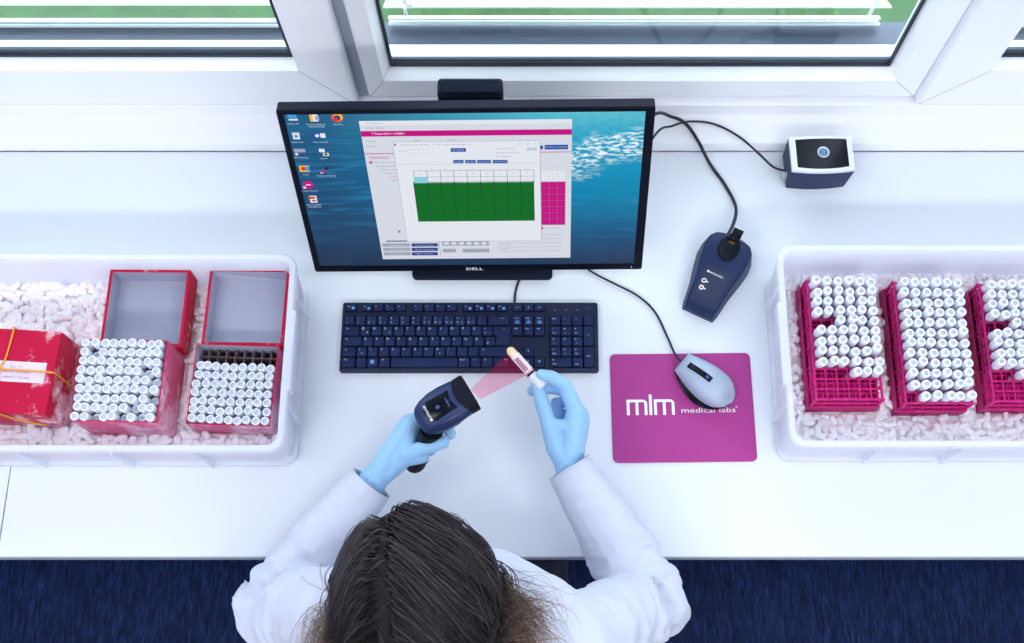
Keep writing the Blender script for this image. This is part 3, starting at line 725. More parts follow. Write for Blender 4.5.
# ================================================================ mouse
mf, mr = P(681.3, 362.6, .012), P(732, 402.5, .012)
ax = (mr - mf); L = Vector((ax.x, ax.y, 0)).length; ma = atan2(ax.y, ax.x)
mouse = thing('computer_mouse', 'silver and black computer mouse resting on the magenta pad', 'mouse', (mf.x, mf.y, .003), ma)
SILVER = M('silver_plastic', (170, 182, 202), .45, metal=.2, amt=.03, scale=20)
def hw(t): return (.0195 + .0125 * sin(pi * min(1, t * .88) ** 1.0) ** 1.1) * (1 if t < .72 else sqrt(max(0, 1 - ((t - .72) / .285) ** 2)) * .96 + .04)
def top(t): return .016 + .019 * sin(pi * (t * .78 + .1)) ** 1.2
ts = [0, .03, .1, .2, .3, .4, .5, .6, .7, .78, .85, .91, .96, 1.0]
shell, base_ = [], []
for t_ in ts:
    h = hw(t_); zt = top(t_) * (1 if t_ < .75 else max(.45, 1 - ((t_ - .75) / .25) ** 2 * .55)); ze = .012 - .005 * sin(pi * t_)
    zt = zt * (.8 if t_ == 0 else .93 if t_ < .05 else 1); ze = min(ze, zt - .002)
    shell.append([(t_ * L, h * cos(a_), ze + (zt - ze) * max(0, sin(a_)) ** .75) for a_ in [pi * k / 12 for k in range(13)]] + [(t_ * L, 0, ze - .001)])
    lb = h + .0085 * sin(pi * t_) ** 1.2
    base_.append([(t_ * L, -lb, .004), (t_ * L, -h * .86, .0008), (t_ * L, h * .86, .0008), (t_ * L, h * .93, .006), (t_ * L, h * .9, ze + .001), (t_ * L, -h * .9, ze + .002), (t_ * L, -lb * .98, ze - .001)])
m = MB(); m.loft(base_); m.build('body', BLACKGLOSS, mouse, 'glossy black mouse underside', local=True, smooth=50)
m = MB(); m.loft(shell); m.build('shell', SILVER, mouse, 'silver mouse cover', local=True, smooth=50)
m = MB(); pts = []
def ztop(t_, y=0):
    h = hw(t_); ze = .012 - .005 * sin(pi * t_); return ze + (top(t_) - ze) * max(0, 1 - (y / h) ** 2) ** .375
for k, t_ in enumerate((.12, .2, .32, .44, .55)):
    pts.append([(t_ * L, y, ztop(t_, y) + .0006) for y in (-.0052, 0, .0052)] + [(t_ * L, y, ztop(t_) - .003) for y in (.0052, -.0052)])
m.loft(pts); m.build('scroll_strip', BLACKGLOSS, mouse, 'black strip around the scroll wheel', local=True)
m = MB(); m.X = Matrix.Translation((.2 * L, 0, ztop(.2) - .003)) @ Matrix.Rotation(pi / 2, 4, 'X')
m.lathe([(.0045, -.0028), (.006, -.002), (.006, .002), (.0045, .0028)], 20); m.build('scroll_wheel', NAVY, mouse, local=True, smooth=40)
m = MB(); m.X = Matrix.Translation((.47 * L, 0, ztop(.47) + .0004)); m.box((0, 0, 0), (.006, .004, .0016)); m.build('resolution_button', M('blue_violet_button', (70, 72, 150), .4), mouse, local=True, bevel=.0005)
m = MB(); m.X = Matrix.Translation((.875 * L, 0, ztop(.875) * .905)) @ Matrix.Rotation(.55, 4, 'Y'); m.lathe([(.0055, -.0002), (.0055, .0004), (.0048, .0004), (.0048, -.0002)], 24, cap=False); m.build('logo', M('grey_emblem', (150, 160, 180), .4), mouse, local=True)
q = Matrix(WM[mouse]) @ Vector((.001, 0, .010))
MB().tube(bez([q, P(674.5, 353, .008), P(667, 336, .005), P(655, 312, .004), P(638, 296, .004), P(615, 284, .004), P(592, 272, .004), P(575, 258, .004)], 8), .0019, 8).build('cable', CABLE, mouse, smooth=60)
# ================================================================ charging cradle of the scanner
f0, b0 = P(697.5, 315, .0), P(729, 250, .0)
ax = Vector(((b0 - f0).x, (b0 - f0).y, 0)); L = ax.length; ca = atan2(ax.y, ax.x)
cr = thing('charging_cradle', 'dark blue charging cradle for the scanner, with an empty socket, right of the monitor', 'charging cradle', (f0.x, f0.y, 0), ca)
def ring(x, w0, w1, z1, rr_=.008, n=5, tilt=0):
    """arched cross-section across the axis"""
    pts = [(x + tilt * 0, -w0, 0.0)]
    for k in range(n + 1): a_ = pi - pi / 2 * k / n; pts.append((x + tilt, -w1 + rr_ + rr_ * cos(a_), z1 - rr_ + rr_ * sin(a_)))
    for k in range(n + 1): a_ = pi / 2 - pi / 2 * k / n; pts.append((x + tilt, w1 - rr_ + rr_ * cos(a_), z1 - rr_ + rr_ * sin(a_)))
    pts.append((x, w0, 0.0)); return pts
secs = [ring(-.002, .028, .026, .012, .003), ring(.004, .030, .027, .027, .005), ring(.012, .032, .0285, .036, .006), ring(L * .35, .0365, .032, .044, .008), ring(L * .6, .044, .039, .052, .010),
        ring(L * .78, .048, .042, .058, .013), ring(L * .92, .047, .040, .058, .014), ring(L * 1.0, .042, .034, .053, .014), ring(L * 1.05, .030, .024, .044, .012)]
m = MB(); m.loft(secs); cradle_body = m.build('body', NAVY2, cr, local=True, smooth=40)
def cz(t): return .036 + (.058 - .036) * min(1, max(0, (t - .1) / .68))
m = MB(); rings = []
m.loft([[(x, y, cz(x / L) + .0004 + dz) for x, y in ((L * .14, -.017), (L * .16, -.0205), (L * .5, -.024), (L * .53, -.022), (L * .53, .022), (L * .5, .024), (L * .16, .0205), (L * .14, .017))] for dz in (-.004, 0)])
m.build('label_panel', M('dark_label_panel', (20, 32, 66), .45), cr, local=True)
Rt = Matrix.Rotation(-pi / 2, 4, 'Z')
def ctext(s, u, v, size, fit=None): 
    return Matrix.Translation((u, v, cz(u / L) + .0008)) @ Matrix.Rotation(-.19, 4, 'Y') @ Rt
m = MB(); m.text('\u25cfDATALOGIC', .0048, ctext('', L * .46, .002, 1), bold=True, fit=.030)
m.build('lettering', WHITEINK, cr, 'white printed maker name', local=True)
m = MB()
for u, v in ((L * .335, .0145), (L * .245, .0135)):
    m.X = Matrix.Translation((u, v, cz(u / L) + .0008)) @ Matrix.Rotation(-.19, 4, 'Y'); m.lathe([(.0042, 0), (.0042, .0003), (.0024, .0003), (.0024, 0)], 20, cap=False); m.box((0, -.0062, .0002), (.0026, .0024, .0003))
m.X = Matrix.Identity(4); m.build('symbols', WHITEINK, cr, 'two white printed ring symbols', local=True)
m = MB(); m.X = Matrix.Translation((L * .245, .0135, cz(.245) + .001)); m.lathe([(.0016, 0), (.0016, .0004)], 12); m.build('indicator_light', M('red_indicator', (214, 70, 50), .4, emit=.6), cr, local=True)
# socket: a dark bowl cut with a raised lip
m = MB(); sc = L * .83; n = 20
def bowl(r1, r2, z, dx=0): return [(sc + dx + r1 * cos(2 * pi * k / n), r2 * sin(2 * pi * k / n), z) for k in range(n)]
m.loft([bowl(.024, .018, .0545), bowl(.0245, .0185, .0592), bowl(.0225, .0165, .0594), bowl(.019, .013, .0588), bowl(.010, .010, .0586, .004)])
m.build('socket', BLACKGLOSS, cr, 'deep black charging socket', local=True, smooth=40)
m = MB(); m.b2((L * .93, -.007, .045), (L * 1.0, .009, .068)); m.b2((L * .99, -.011, .058), (L * 1.09, .007, .070)); m.build('latch', BLACKGLOSS, cr, local=True, bevel=.0015)
m = MB()
for k in range(3): m.box((L * .91, -.004 + k * .004, .0603), (.004, .0022, .001))
m.build('contacts', M('gold_contacts', (190, 150, 60), .3, metal=.8), cr, local=True)
q = P(728, 239, .04)
cpts = [q + Vector((-.004, .0, 0)), P(734, 222, .03), P(735.5, 206, .012), P(725, 185, .004), P(710, 164, .010), P(698, 141, SILLZ + .008), P(686, 124, .042), P(672, 117, .06), P(652, 116, .12), V3(.13, .86, .16), V3(.10, .80, .165)]
MB().tube(bez(cpts, 8), .0031, 8).build('cable', CABLE, cr, smooth=60)
# ================================================================ small box with a round lens
tfl, tfr, tbl, tbr = P(793, 171, .074), P(855.5, 168.8, .074), P(788.5, 136, .074), P(851.5, 134.5, .074)
cxx = (tfl + tfr + tbl + tbr) / 4; bw = ((tfr - tfl).length + (tbr - tbl).length) / 2; bd = ((tbl - tfl).length + (tbr - tfr).length) / 2
bd = min(bd, (LEDGE0 - .001 - cxx.y) * 2)
dv = thing('sensor_box', 'small dark blue box with a white-rimmed glossy top and a round lens', 'sensor box', (cxx.x, cxx.y, 0), atan2((tfr - tfl).y, (tfr - tfl).x) * .5)
def bulge(s, z, k=.06):
    w_, d_ = bw / 2 * s, bd / 2 * s; pts = []
    for i in range(9): u = -1 + i / 4; pts.append((w_ * u, -d_ - k * bd * (1 - u * u), z))
    for i in range(9): u = 1 - i / 4; pts.append((w_ * u, d_ + k * .4 * bd * (1 - u * u) - .002, z))
    return pts
m = MB(); m.loft([bulge(.93, 0), bulge(.95, .004), bulge(1, .067)]); m.build('housing', NAVY2, dv, local=True, smooth=30)
m = MB(); m.loft([bulge(1, .0671), bulge(1.01, .070), bulge(.99, .0735), bulge(.97, .074), bulge(.82, .074), bulge(.80, .071)]); m.build('frame', M('white_plastic_rim', (226, 228, 236), .35), dv, 'white rim around the top', local=True, smooth=30)
m = MB(); m.loft([bulge(.80, .0695), bulge(.815, .0742)]); m.build('cover', BLACKGLOSS, dv, 'glossy black top cover', local=True)
m = MB(); m.lathe([(.0105, .0740), (.0105, .0758), (.0082, .0762), (.0078, .0752)], 28, o=(.002, .0, 0), cap=False); m.build('lens_ring', M('silver_lens_ring', (206, 214, 226), .25, metal=.4), dv, local=True, smooth=40)
m = MB(); m.lathe([(.0085, .0742), (.0078, .0754), (.004, .0759), (.0006, .076)], 24, o=(.002, 0, 0)); m.build('lens', M('blue_grey_lens', (88, 116, 152), .08, coat=.5), dv, local=True, smooth=60)
m = MB(); m.b2((-bw / 2 - .004, -bd * .34, .008), (-bw / 2 + .004, -bd * .2, .03)); m.build('socket', EDGE, dv, local=True, bevel=.001)
q = P(783, 170, .02)
MB().tube(bez([P(789, 170.5, .018), P(782, 170, .014), P(772, 166, .010), P(757, 152, .034), P(738, 136, SILLZ + .006), P(714, 124, SILLZ + .004), P(690, 121.5, SILLZ + .006), P(672, 126, .045), P(655, 135, .09), V3(.14, .82, .12), V3(.11, .775, .125)], 8), .0021, 8).build('cable', CABLE, dv, smooth=60)
# ================================================================ storage trays with dry ice
TRAYM = M('milky_tray_plastic', (243, 244, 250), .28, amt=.015, scale=8, trl=.5, spec=.5)
ICEM = M('white_dry_ice', (253, 251, 254), .55, amt=.005, scale=60, bump=.05, bscale=350, spec=.3)
ZR_, ZICE = .140, .055
def tray(name, xi0, xi1, yi0, yi1, label, ribs_x, ribs_y):
    """xi, yi: inner edge of the rim"""
    t = thing(name, label, 'tray', ((xi0 + xi1) / 2, (yi0 + yi1) / 2, 0))
    cx_, cy_ = (xi0 + xi1) / 2, (yi0 + yi1) / 2; w, d = xi1 - xi0, yi1 - yi0
    def R(g, z, r=.022): return [(x, y, z) for x, y in rrect(w + 2 * g, d + 2 * g, r, 6, cx_, cy_)]
    m = MB()
    m.loft([R(-.006, .0, .018), R(-.001, .004, .02), R(.003, .052, .02), R(.007, .105, .022), R(.009, .127, .022), R(.0105, .1275, .024), R(.0112, .131, .024), R(.0112, .137, .024), R(.009, ZR_, .023), R(.002, ZR_, .02),
            R(.0, .137, .019), R(-.002, .12, .018), R(-.010, .007, .014)])
    m.build('tray_body', TRAYM, t, smooth=45)
    # stacking step low on the wall
    m = MB(); m.loft([R(-.002, .006, .02), R(.0065, .008, .024), R(.0065, .016, .024), R(.0, .019, .02)]); m.build('stacking_step', TRAYM, t, smooth=45)
    def fin(p, q, nrm):
        p, nrm = Vector(p), Vector(nrm); s_ = Vector((-nrm.y, nrm.x, 0)) * .0016; k = MB()
        prof = [(p, .0, .127), (p, .0065, .127), (p, .006, .018), (p, -.009, .018)]
        k.loft([[p + nrm * a_ + Vector((0, 0, z)) + s_ * sg for _, a_, z in prof] for sg in (-1, 1)])
        k.build('rib', TRAYM, t)
    for x in ribs_x: fin((x, yi0 - .0065, 0), 0, (0, -1, 0)); fin((x, yi1 + .0065, 0), 0, (0, 1, 0))
    for y in ribs_y: fin((xi0 - .0065, y, 0), 0, (-1, 0, 0)); fin((xi1 + .0065, y, 0), 0, (1, 0, 0))
    # broad grip on the middle of each rim
    for sx in (xi0 - .0105, xi1 + .0105):
        k = MB(); k.b2((sx - .005, cy_ - d * .22, .112), (sx + .005, cy_ + d * .22, .1395)); k.build('grip', TRAYM, t, bevel=.003)
    return t
lx1 = (P(291.5, 260, ZR_).x + P(274.5, 445, ZR_).x) / 2; ly0, ly1 = P(150, 444.5, ZR_).y, P(250, 260, ZR_).y
rx0 = (P(781, 253, ZR_).x + P(799.5, 438, ZR_).x) / 2; ry0, ry1 = P(900, 440, ZR_).y, P(850, 251, ZR_).y
lx0, rx1 = lx1 - .60, rx0 + .60
tray('storage_tray', lx0, lx1, ly0, ly1, 'milky white plastic tray of dry ice holding the red boxes on the left', [P(p, 448, ZR_).x for p in (15, 108, 192)] + [lx0 + .05], [ly0 + .06, ly1 - .06])
tray('storage_tray', rx0, rx1, ry0, ry1, 'milky white plastic tray of dry ice holding the magenta racks on the right', [P(p, 444, ZR_).x for p in (884, 966)] + [rx1 - .05], [ry0 + .06, ry1 - .06])
rng = random.Random(11)
def ice(x0, x1, y0, y1, holes, label, L0, L1, r0, r1, xvis0, xvis1):
    m = MB()
    m.b2((x0 + .004, y0 + .004, .0075), (x1 - .004, y1 - .004, ZICE - .011))
    proto = MB(); n = 7
    def pellet(c, R, L, r):
        rings = []
        for x, k in ((-1, .45), (-.86, .85), (-.3, 1.0), (.35, .97), (.88, .82), (1, .4)):
            rings.append([Vector(c) + R @ Vector((x * L / 2, r * k * cos(2 * pi * j / n), r * k * sin(2 * pi * j / n))) for j in range(n)])
        m.loft(rings)
    step = .0112
    y = y0 + .012
    while y < y1 - .010:
        x = max(x0, xvis0) + .012
        while x < min(x1, xvis1) - .010:
            px, py = x + rng.uniform(-.005, .005), y + rng.uniform(-.005, .005)
            if not any(a <= px <= b and c <= py <= d for a, b, c, d in holes):
                for lay in (0, 1):
                    R = Euler((rng.uniform(0, 6.3), rng.gauss(0, .35) if rng.random() < .8 else rng.uniform(-1.4, 1.4), rng.uniform(0, 6.3))).to_matrix()
                    L = rng.uniform(L0, L1); r = rng.uniform(r0, r1)
                    e = L / 2 * .8
                    qx = min(max(px, x0 + .004 + e), x1 - .004 - e); qy = min(max(py, y0 + .004 + e), y1 - .004 - e)
                    pellet((qx, qy, ZICE - .014 + lay * .009 + rng.uniform(-.004, .004)), R, L, r)
            x += step
        y += step
    o = m.build('dry_ice', ICEM, None, smooth=65)
    return tag(o, label, 'dry ice', None, 'stuff')
# ================================================================ red cardboard boxes
def red(name, frost=None): return M(name, (186, 8, 60), .55, amt=.06, scale=40, frost=frost, spec=.2)
RED, REDF = red('red_cardboard', (60, .34, .14)), red('frosted_red_cardboard', (45, .24, .16))
PINKF = M('heavily_frosted_red_cardboard', (204, 84, 128), .65, amt=.06, scale=40, frost=(38, .22, .22))
GREYIN = M('grey_board_inside', (168, 170, 190), .8, amt=.05, scale=80, bump=.1, bscale=700)
DIVM = M('brown_grey_divider_board', (132, 108, 116), .8, amt=.15, scale=90)
BW = .133
def open_box(center, ang, ztop_, h, label, frost_side):
    t = thing('sample_box', label, 'box', (center.x, center.y, ztop_ - h), ang)
    m = MB(); w = BW / 2; th = .0018
    def R(s, z): return [(-s, -s, z), (s, -s, z), (s, s, z), (-s, s, z)]
    m.loft([R(w, 0), R(w, h), R(w - th, h)], c0=True, c1=False); m.m = [1 if i < 5 else 0 for i in range(len(m.m))]
    m.m[0:5] = [1, 1, 1, 1, 0]; m.m = ([1] * 4 + [0] * 4 + [0])[:len(m.f)]
    m.loft([R(w - th, h), R(w - th, .003)], 2, c0=False, c1=True)
    m.build('box_shell', [RED, frost_side, GREYIN], t, local=True)
    g = MB(); z0, z1 = .004, h - .018; p = (BW - 2 * th) / 9
    for i in range(1, 9):
        x = -w + th + p * i; g.b2((x - .0005, -w + th, z0), (x + .0005, w - th, z1)); g.b2((-w + th, x - .0005, z0), (w - th, x + .0005, z1))
    g.build('divider_grid', DIVM, t, 'brown-grey cardboard divider grid', local=True)
    return t
def lid(center, ang, z0, h, label, tilt=0.0, roll=0.0):
    t = thing('box_lid', label, 'box lid', (center.x, center.y, z0), Matrix.Rotation(ang, 4, 'Z') @ Matrix.Rotation(tilt, 4, 'X') @ Matrix.Rotation(roll, 4, 'Y'))
    m = MB(); w = BW / 2 - .0005; th = .0048
    def R(s, z): return [(-s, -s, z), (s, -s, z), (s, s, z), (-s, s, z)]
    m.loft([R(w, 0), R(w, h), R(w - th, h)], c0=True, c1=False); m.build('lid_shell', RED, t, local=True)
    m = MB(); m.loft([R(w - th + .0002, h - .0006), R(w - th + .0002, .004)], c0=False, c1=True); m.build('lining', GREYIN, t, 'grey cardboard inside', local=True)
    return t
def quad(pts, z):
    q = [P(x, y, z) for x, y in pts]; c = sum(q, Vector()) / 4; e = (q[1] - q[0]) + (q[2] - q[3]); return c, atan2(e.y, e.x)
zA, zB, zC = .146, .143, .108
cB, aB = quad([(70.8, 418), (156.8, 421.5), (165.3, 341.5), (87, 341.5)], zB)
cC, aC = quad([(184.2, 422.5), (270.6, 427), (281.2, 346), (195.3, 344.5)], zC)
b2 = open_box(cB, aB, zB, .098, 'red cardboard box between the closed box and the other open one, heaped with white-capped vials', PINKF)
b3 = open_box(cC, aC, zC, .062, 'red cardboard box by the right wall of its tray, its back divider rows empty', PINKF)
zl_ = ZICE + .006
cl2, al2 = quad([(97, 350), (178, 352), (191, 272.5), (114, 271.5)], zl_ + .044)
cl3, al3 = quad([(198, 352), (282.5, 352), (290.3, 277), (211.5, 272.5)], zl_ + .040)
cl2.y = cB.y + .1338; cl3.y = cC.y + .1338
lid(cl2, al2 * .6, zl_, .044, 'open red box lid with a grey inside, lying behind the heaped box of vials')
lid(cl3, al3 * .6, zl_, .040, 'open red box lid with grey inside, nearest the monitor')
# closed box
q0, q1 = P(62, 334.5, zA), P(44.8, 412, zA)
aA = atan2(-(q0 - q1).x, (q0 - q1).y) * .75; mid = (q0 + q1) / 2
cA = mid - Vector((cos(aA), sin(aA), 0)) * (BW / 2 + .001)
b1 = thing('sample_box', 'closed red cardboard box with a frosty lid and a yellow rubber band', 'box', (cA.x, cA.y, zA - .1), aA)
w = BW / 2
m = MB(); m.b2((-w + .001, -w + .001, 0), (w - .001, w - .001, .09)); m.build('box_shell', PINKF, b1, local=True)
m = MB(); m.b2((-w - .001, -w - .001, .028), (w + .001, w + .001, .1)); m.build('lid', REDF, b1, local=True, bevel=.0008)
inv = WM[b1].inverted(); c0, c1 = inv @ P(-8, 360, zA), inv @ P(43, 383.5, zA)
m = MB(); m.b2((c0.x, c1.y, .1), (c1.x, c0.y, .1004), 0)
lw = c1.x - c0.x
for i, (s_, sz, k) in enumerate((('Box 12', .008, 1), ('SERUM PROBEN', .005, 2), ('NMCP 1172-001', .0055, 3))):
    m.text(s_, sz, Matrix.Translation(((c0.x + c1.x) / 2 - .004 + .002 * i, c0.y - .008 - .009 * i, .1005)), k, fit=(.018, .045, .04)[i])
m.build('paper_label', [M('frosted_label_paper', (222, 206, 222), .8, amt=.06, scale=90), M('grey_ink', (170, 150, 180), .7), M('red_ink', (206, 60, 90), .7), M('blue_ink', (84, 76, 140), .7)], b1, 'pale paper label with printed lines', local=True)
YEL = M('yellow_rubber', (226, 160, 28), .5)
h0, h1 = inv @ P(0, 371.5, zA), inv @ P(54, 373, zA); v0, v1 = inv @ P(13.5, 334.5, zA), inv @ P(0, 366, zA)
yb_ = h1.y; e = w + .0028; zt = .1022; rb = .0014
m = MB(); z_ = .03
m.tube(bez([(e, yb_ - .002, z_), (e, yb_ - .001, .06), (e, yb_, .0985), (w - .002, yb_, zt), (0, yb_ + .001, zt), (-w + .002, yb_, zt), (-e, yb_, .0985), (-e, yb_, z_)], 6), rb, 8)
xb = v0.x
m.tube(bez([(xb, e, z_), (xb, e, .0985), (xb, w - .002, zt), (xb - .003, .02, zt), (xb - .008, yb_, zt + .0018), (xb - .004, -.03, zt), (xb, -w + .002, zt), (xb + .003, -e, .0985), (xb + .02, -e, .06), (xb + .05, -e, .034)], 6), rb, 8)
inv2 = WM[b1]; m.v = [inv2 @ v for v in m.v]
o = m.build('rubber_band', YEL, None, smooth=60); tag(o, 'yellow rubber band crossed over the closed red box', 'rubber band')
# ================================================================ tubes
CAPM = M('white_cap_plastic', (226, 228, 239), .4, amt=.02, sss=.3)
CAPIN = M('grey_cap_recess', (200, 203, 216), .55)
CLEARCAP = M('frosted_clear_plastic', (176, 178, 192), .3, trl=.3)
BODYM = M('milky_tube_plastic', (206, 198, 206), .3, trl=.3)
SERUM = M('amber_red_contents', (168, 72, 66), .35, amt=.3, scale=60)
def vial_proto(name, label, cat, group, rc, hcap, rb_, hbody, ri=.62):
    """origin at the bottom of the body"""
    t = thing(name, label, cat, (0, 0, 0), 0, group)
    m = MB(); m.lathe([(rb_ * .3, 0), (rb_ * .8, .0015), (rb_, .005), (rb_, hbody * .55)], 12, 1); m.lathe([(rb_, hbody * .55), (rb_, hbody)], 12, 0, cap=False)
    b = m.build('tube_body', [BODYM, SERUM], t, local=True, smooth=60)
    m = MB(); z0 = hbody - .002; z1 = z0 + hcap
    m.lathe([(rc * .97, z0), (rc, z0 + .001), (rc, z1 - .0012), (rc * .93, z1), (rc * ri, z1)], 16, 0, cap=False)
    m.lathe([(rc * ri, z1), (rc * ri * .9, z1 - .0022), (.0005, z1 - .0022)], 16, 1, cap=False)
    c = m.build('cap', [CAPM, CAPIN], t, local=True, smooth=50)
    return t, [(b, []), (c, [])]
G2, G3 = 'white-capped vials heaped in the middle red box', 'white-capped vials standing in rows in the right red box'
L2, L3 = 'white-capped vial in the heaped red box between the closed one and the other open one', 'white-capped vial in the red box with empty back divider rows'
def rotxy(ax_, ay_): return Matrix.Rotation(ax_, 4, 'X') @ Matrix.Rotation(ay_, 4, 'Y')
used = {}
def put(proto, loc, rot, label, group):
    t, kids = proto
    if t not in used:
        used[t] = 1; t.matrix_basis = Matrix.Translation(loc) @ rot; WM[t] = t.matrix_basis.copy(); t['label'] = label; t['group'] = group; return t
    return copy_tree(t, kids, loc, rot, label, group)
pv = vial_proto('sample_vial', L3, 'vial', G3, .0069, .022, .0052, .044)
pt_ = (BW - .0036) / 9
Rz = Matrix.Rotation(aC, 4, 'Z'); B3 = WM[b3]
for j in range(7):
    for i in range(9):
        q = B3 @ Vector((-w + .0018 + pt_ * (i + .5), -w + .0018 + pt_ * (j + .5), .0035))
        ax_, ay_ = rng.gauss(0, .012), rng.gauss(0, .012)
        put(pv, q + Vector((0, 0, rng.uniform(-.0012, .001) - .012 + .010)), Rz @ rotxy(ax_, ay_), L3, G3)
B2_ = WM[b2]; Rz = Matrix.Rotation(aB, 4, 'Z')
low = {(8, 2), (1, 8 - 1), (7, 5), (8, 4), (7, 0), (2, 0), (6, 1), (5, 0)}
pv2 = vial_proto('sample_vial', L2, 'vial', G2, .0069, .028, .0052, .060)
for j in range(9):
    for i in range(9):
        x = -w + .0018 + pt_ * (i + .5); y = -w + .0018 + pt_ * (j + .5)
        lo = (i, j) in low
        q = B2_ @ Vector((x - .0005, y, 0.004 if not lo else .000))
        lean = .03 if not lo else 0.0
        put(pv2, q + Vector((0, 0, .012 + rng.uniform(-.002, .003) - (.012 if lo else 0))), Rz @ rotxy(lean * .8 * (j - 4) / -4 + rng.gauss(0, .010), -.03 + rng.gauss(0, .010)), L2, G2)
# ================================================================ racks
RACKM = M('magenta_rack_plastic', (232, 44, 156), .3, amt=.08, scale=30, trl=.45)
RACKD = M('deep_magenta_rack_plastic', (226, 38, 146), .35, amt=.08, scale=30, trl=.45)
ZT = .112
def rack(tl, tr_, br, bl, label):
    q = [P(*p, ZT) for p in (tl, tr_, br, bl)]
    c = sum(q, Vector()) / 4; wx = ((q[1] - q[0]).length + (q[2] - q[3]).length) / 2; wy = ((q[3] - q[0]).length + (q[2] - q[1]).length) / 2
    e = (q[1] - q[0]) + (q[2] - q[3]); a = atan2(e.y, e.x)
    t = thing('tube_rack', label, 'tube rack', (c.x, c.y, .0455), a); H = ZT - .0455
    def grid(z, th, bw, m, g=0.0):
        x0, x1, y0, y1 = -wx / 2 - g, wx / 2 + g, -wy / 2 - g, wy / 2 + g
        for i in range(7):
            x = -wx / 2 + wx * i / 6; k = bw * (1.5 if i in (0, 6) else 1); m.b2((x - k / 2, y0, z - th), (x + k / 2, y1, z))
        for j in range(13):
            y = -wy / 2 + wy * j / 12; k = bw * (1.5 if j in (0, 12) else 1); m.b2((x0, y - k / 2, z - th * .98), (x1, y + k / 2, z - th * .02))
        return m
    grid(H, .0035, .0022, MB(), .001).build('top_grid', RACKM, t, local=True)
    grid(H * .62, .003, .0022, MB(), .003).build('middle_grid', RACKM, t, local=True)
    m = MB(); m.b2((-wx / 2 - .005, -wy / 2 - .004, 0), (wx / 2 + .005, wy / 2 + .004, .003)); m.b2((-wx / 2 - .005, -wy / 2 - .004, .003), (-wx / 2 - .003, wy / 2 + .004, .03)); m.b2((wx / 2 + .003, -wy / 2 - .004, .003), (wx / 2 + .005, wy / 2 + .004, .03))
    for sy in (-1, 1): m.b2((-wx / 2 - .003, sy * (wy / 2 + .003) - .001, .003), (wx / 2 + .003, sy * (wy / 2 + .003) + .001, .028 if sy > 0 else .032))
    m.build('base_tray', RACKD, t, local=True)
    for sx in (-1, 1):
        for sy in (-1, 1):
            m = MB(); m.b2((sx * (wx / 2 + .001) - .002, sy * (wy / 2 + .001) - .002, .003), (sx * (wx / 2 + .001) + .002, sy * (wy / 2 + .001) + .002, H + .001)); m.build('corner_post', RACKM, t, local=True)
    for sx in (-1, 1):
        m = MB()
        for j in range(1, 12, 2):
            y = -wy / 2 + wy * (j + .5) / 12; x = sx * (wx / 2 + .002)
            m.b2((x - .001, y - .0012, .003), (x + .001, y + .0012, H - .002))
        for z in (.012, H - .012): m.b2((sx * (wx / 2 + .002) - .0012, -wy / 2, z), (sx * (wx / 2 + .002) + .0012, wy / 2, z + .0022))
        m.build('side_frame', RACKD, t, local=True)
    return t, wx, wy, a
pr = vial_proto('test_tube', '', 'test tube', '', .0073, .024, .0056, .066, .5)
def fill(rk, skip, label, group, cols=6, lastlean=()):
    t, wx, wy, a = rk; X_ = WM[t]; Rz = Matrix.Rotation(a, 4, 'Z')
    for j in range(12):
        for i in range(cols):
            if (i, j) in skip: continue
            x = -wx / 2 + wx * (i + .5) / 6; y = wy / 2 - wy * (j + .5) / 12
            la = (rng.gauss(.02, .045), rng.gauss(.0, .035))
            if j in lastlean: la = (rng.uniform(.06, .16), rng.uniform(-.08, .14))
            # lean about the hole in the top grid
            Rm = Rz @ rotxy(*la); pivot = X_ @ Vector((x, y, ZT - .0455)); 
            loc = pivot - Rm @ Vector((0, 0, .0605 + rng.uniform(-.002, .002)))
            put(pr, loc, Rm, label, group)
r1 = rack((807.3, 281.5), (871.5, 281.5), (882.5, 399), (816.5, 399), 'magenta tube rack nearest the mouse pad, its front two rows empty')
s1 = {(0, 4), (1, 4)} | {(i, 10) for i in range(6)} | {(i, 11) for i in range(6)} | {(0, 9), (1, 9), (2, 9)}
fill(r1, s1, 'white-capped test tube in the rack nearest the mouse pad', 'white-capped tubes in the rack with empty front rows', lastlean=(8, 9))
r2 = rack((892.5, 283), (957.2, 283), (971.5, 403), (907.5, 403), 'magenta tube rack in the middle of the three, almost completely filled')
fill(r2, {(0, 11)}, 'white-capped test tube in the almost full middle rack', 'white-capped tubes in the almost full middle rack', lastlean=(11,))
r3 = rack((978, 285), (1041.5, 285), (1059.5, 401), (995.5, 401), 'magenta tube rack cut off by the right edge of the photo')
s3 = {(0, 4), (1, 4)} | {(i, j) for i in range(6) for j in (10, 11)} | {(0, 9), (1, 9)}
fill(r3, s3, 'white-capped test tube in the rack at the right edge of the photo', 'white-capped tubes in the rack at the right edge', lastlean=(9,))
# ---------------------------------------------------------------- ice around them
def hole(o, hx, hy): q = WM[o].translation; return (q.x - hx, q.x + hx, q.y - hy, q.y + hy)
hb = BW / 2 + .004
def lidhole(c): return (c.x - .066, c.x + .066, c.y - .066, c.y + .066)
ice(lx0, lx1, ly0, ly1, [hole(b1, hb, hb), hole(b2, hb, hb), hole(b3, hb, hb), lidhole(cl2), lidhole(cl3)], 'heap of white dry ice pellets under the red boxes in the left tray', .014, .026, .0050, .0075, -9, 9)
ice(rx0, rx1, ry0, ry1, [hole(r[0], r[1] / 2 + .006, r[2] / 2 + .008) for r in (r1, r2, r3)], 'white dry ice pellets around the magenta racks in the right tray', .012, .021, .0045, .0065, -9, 9)
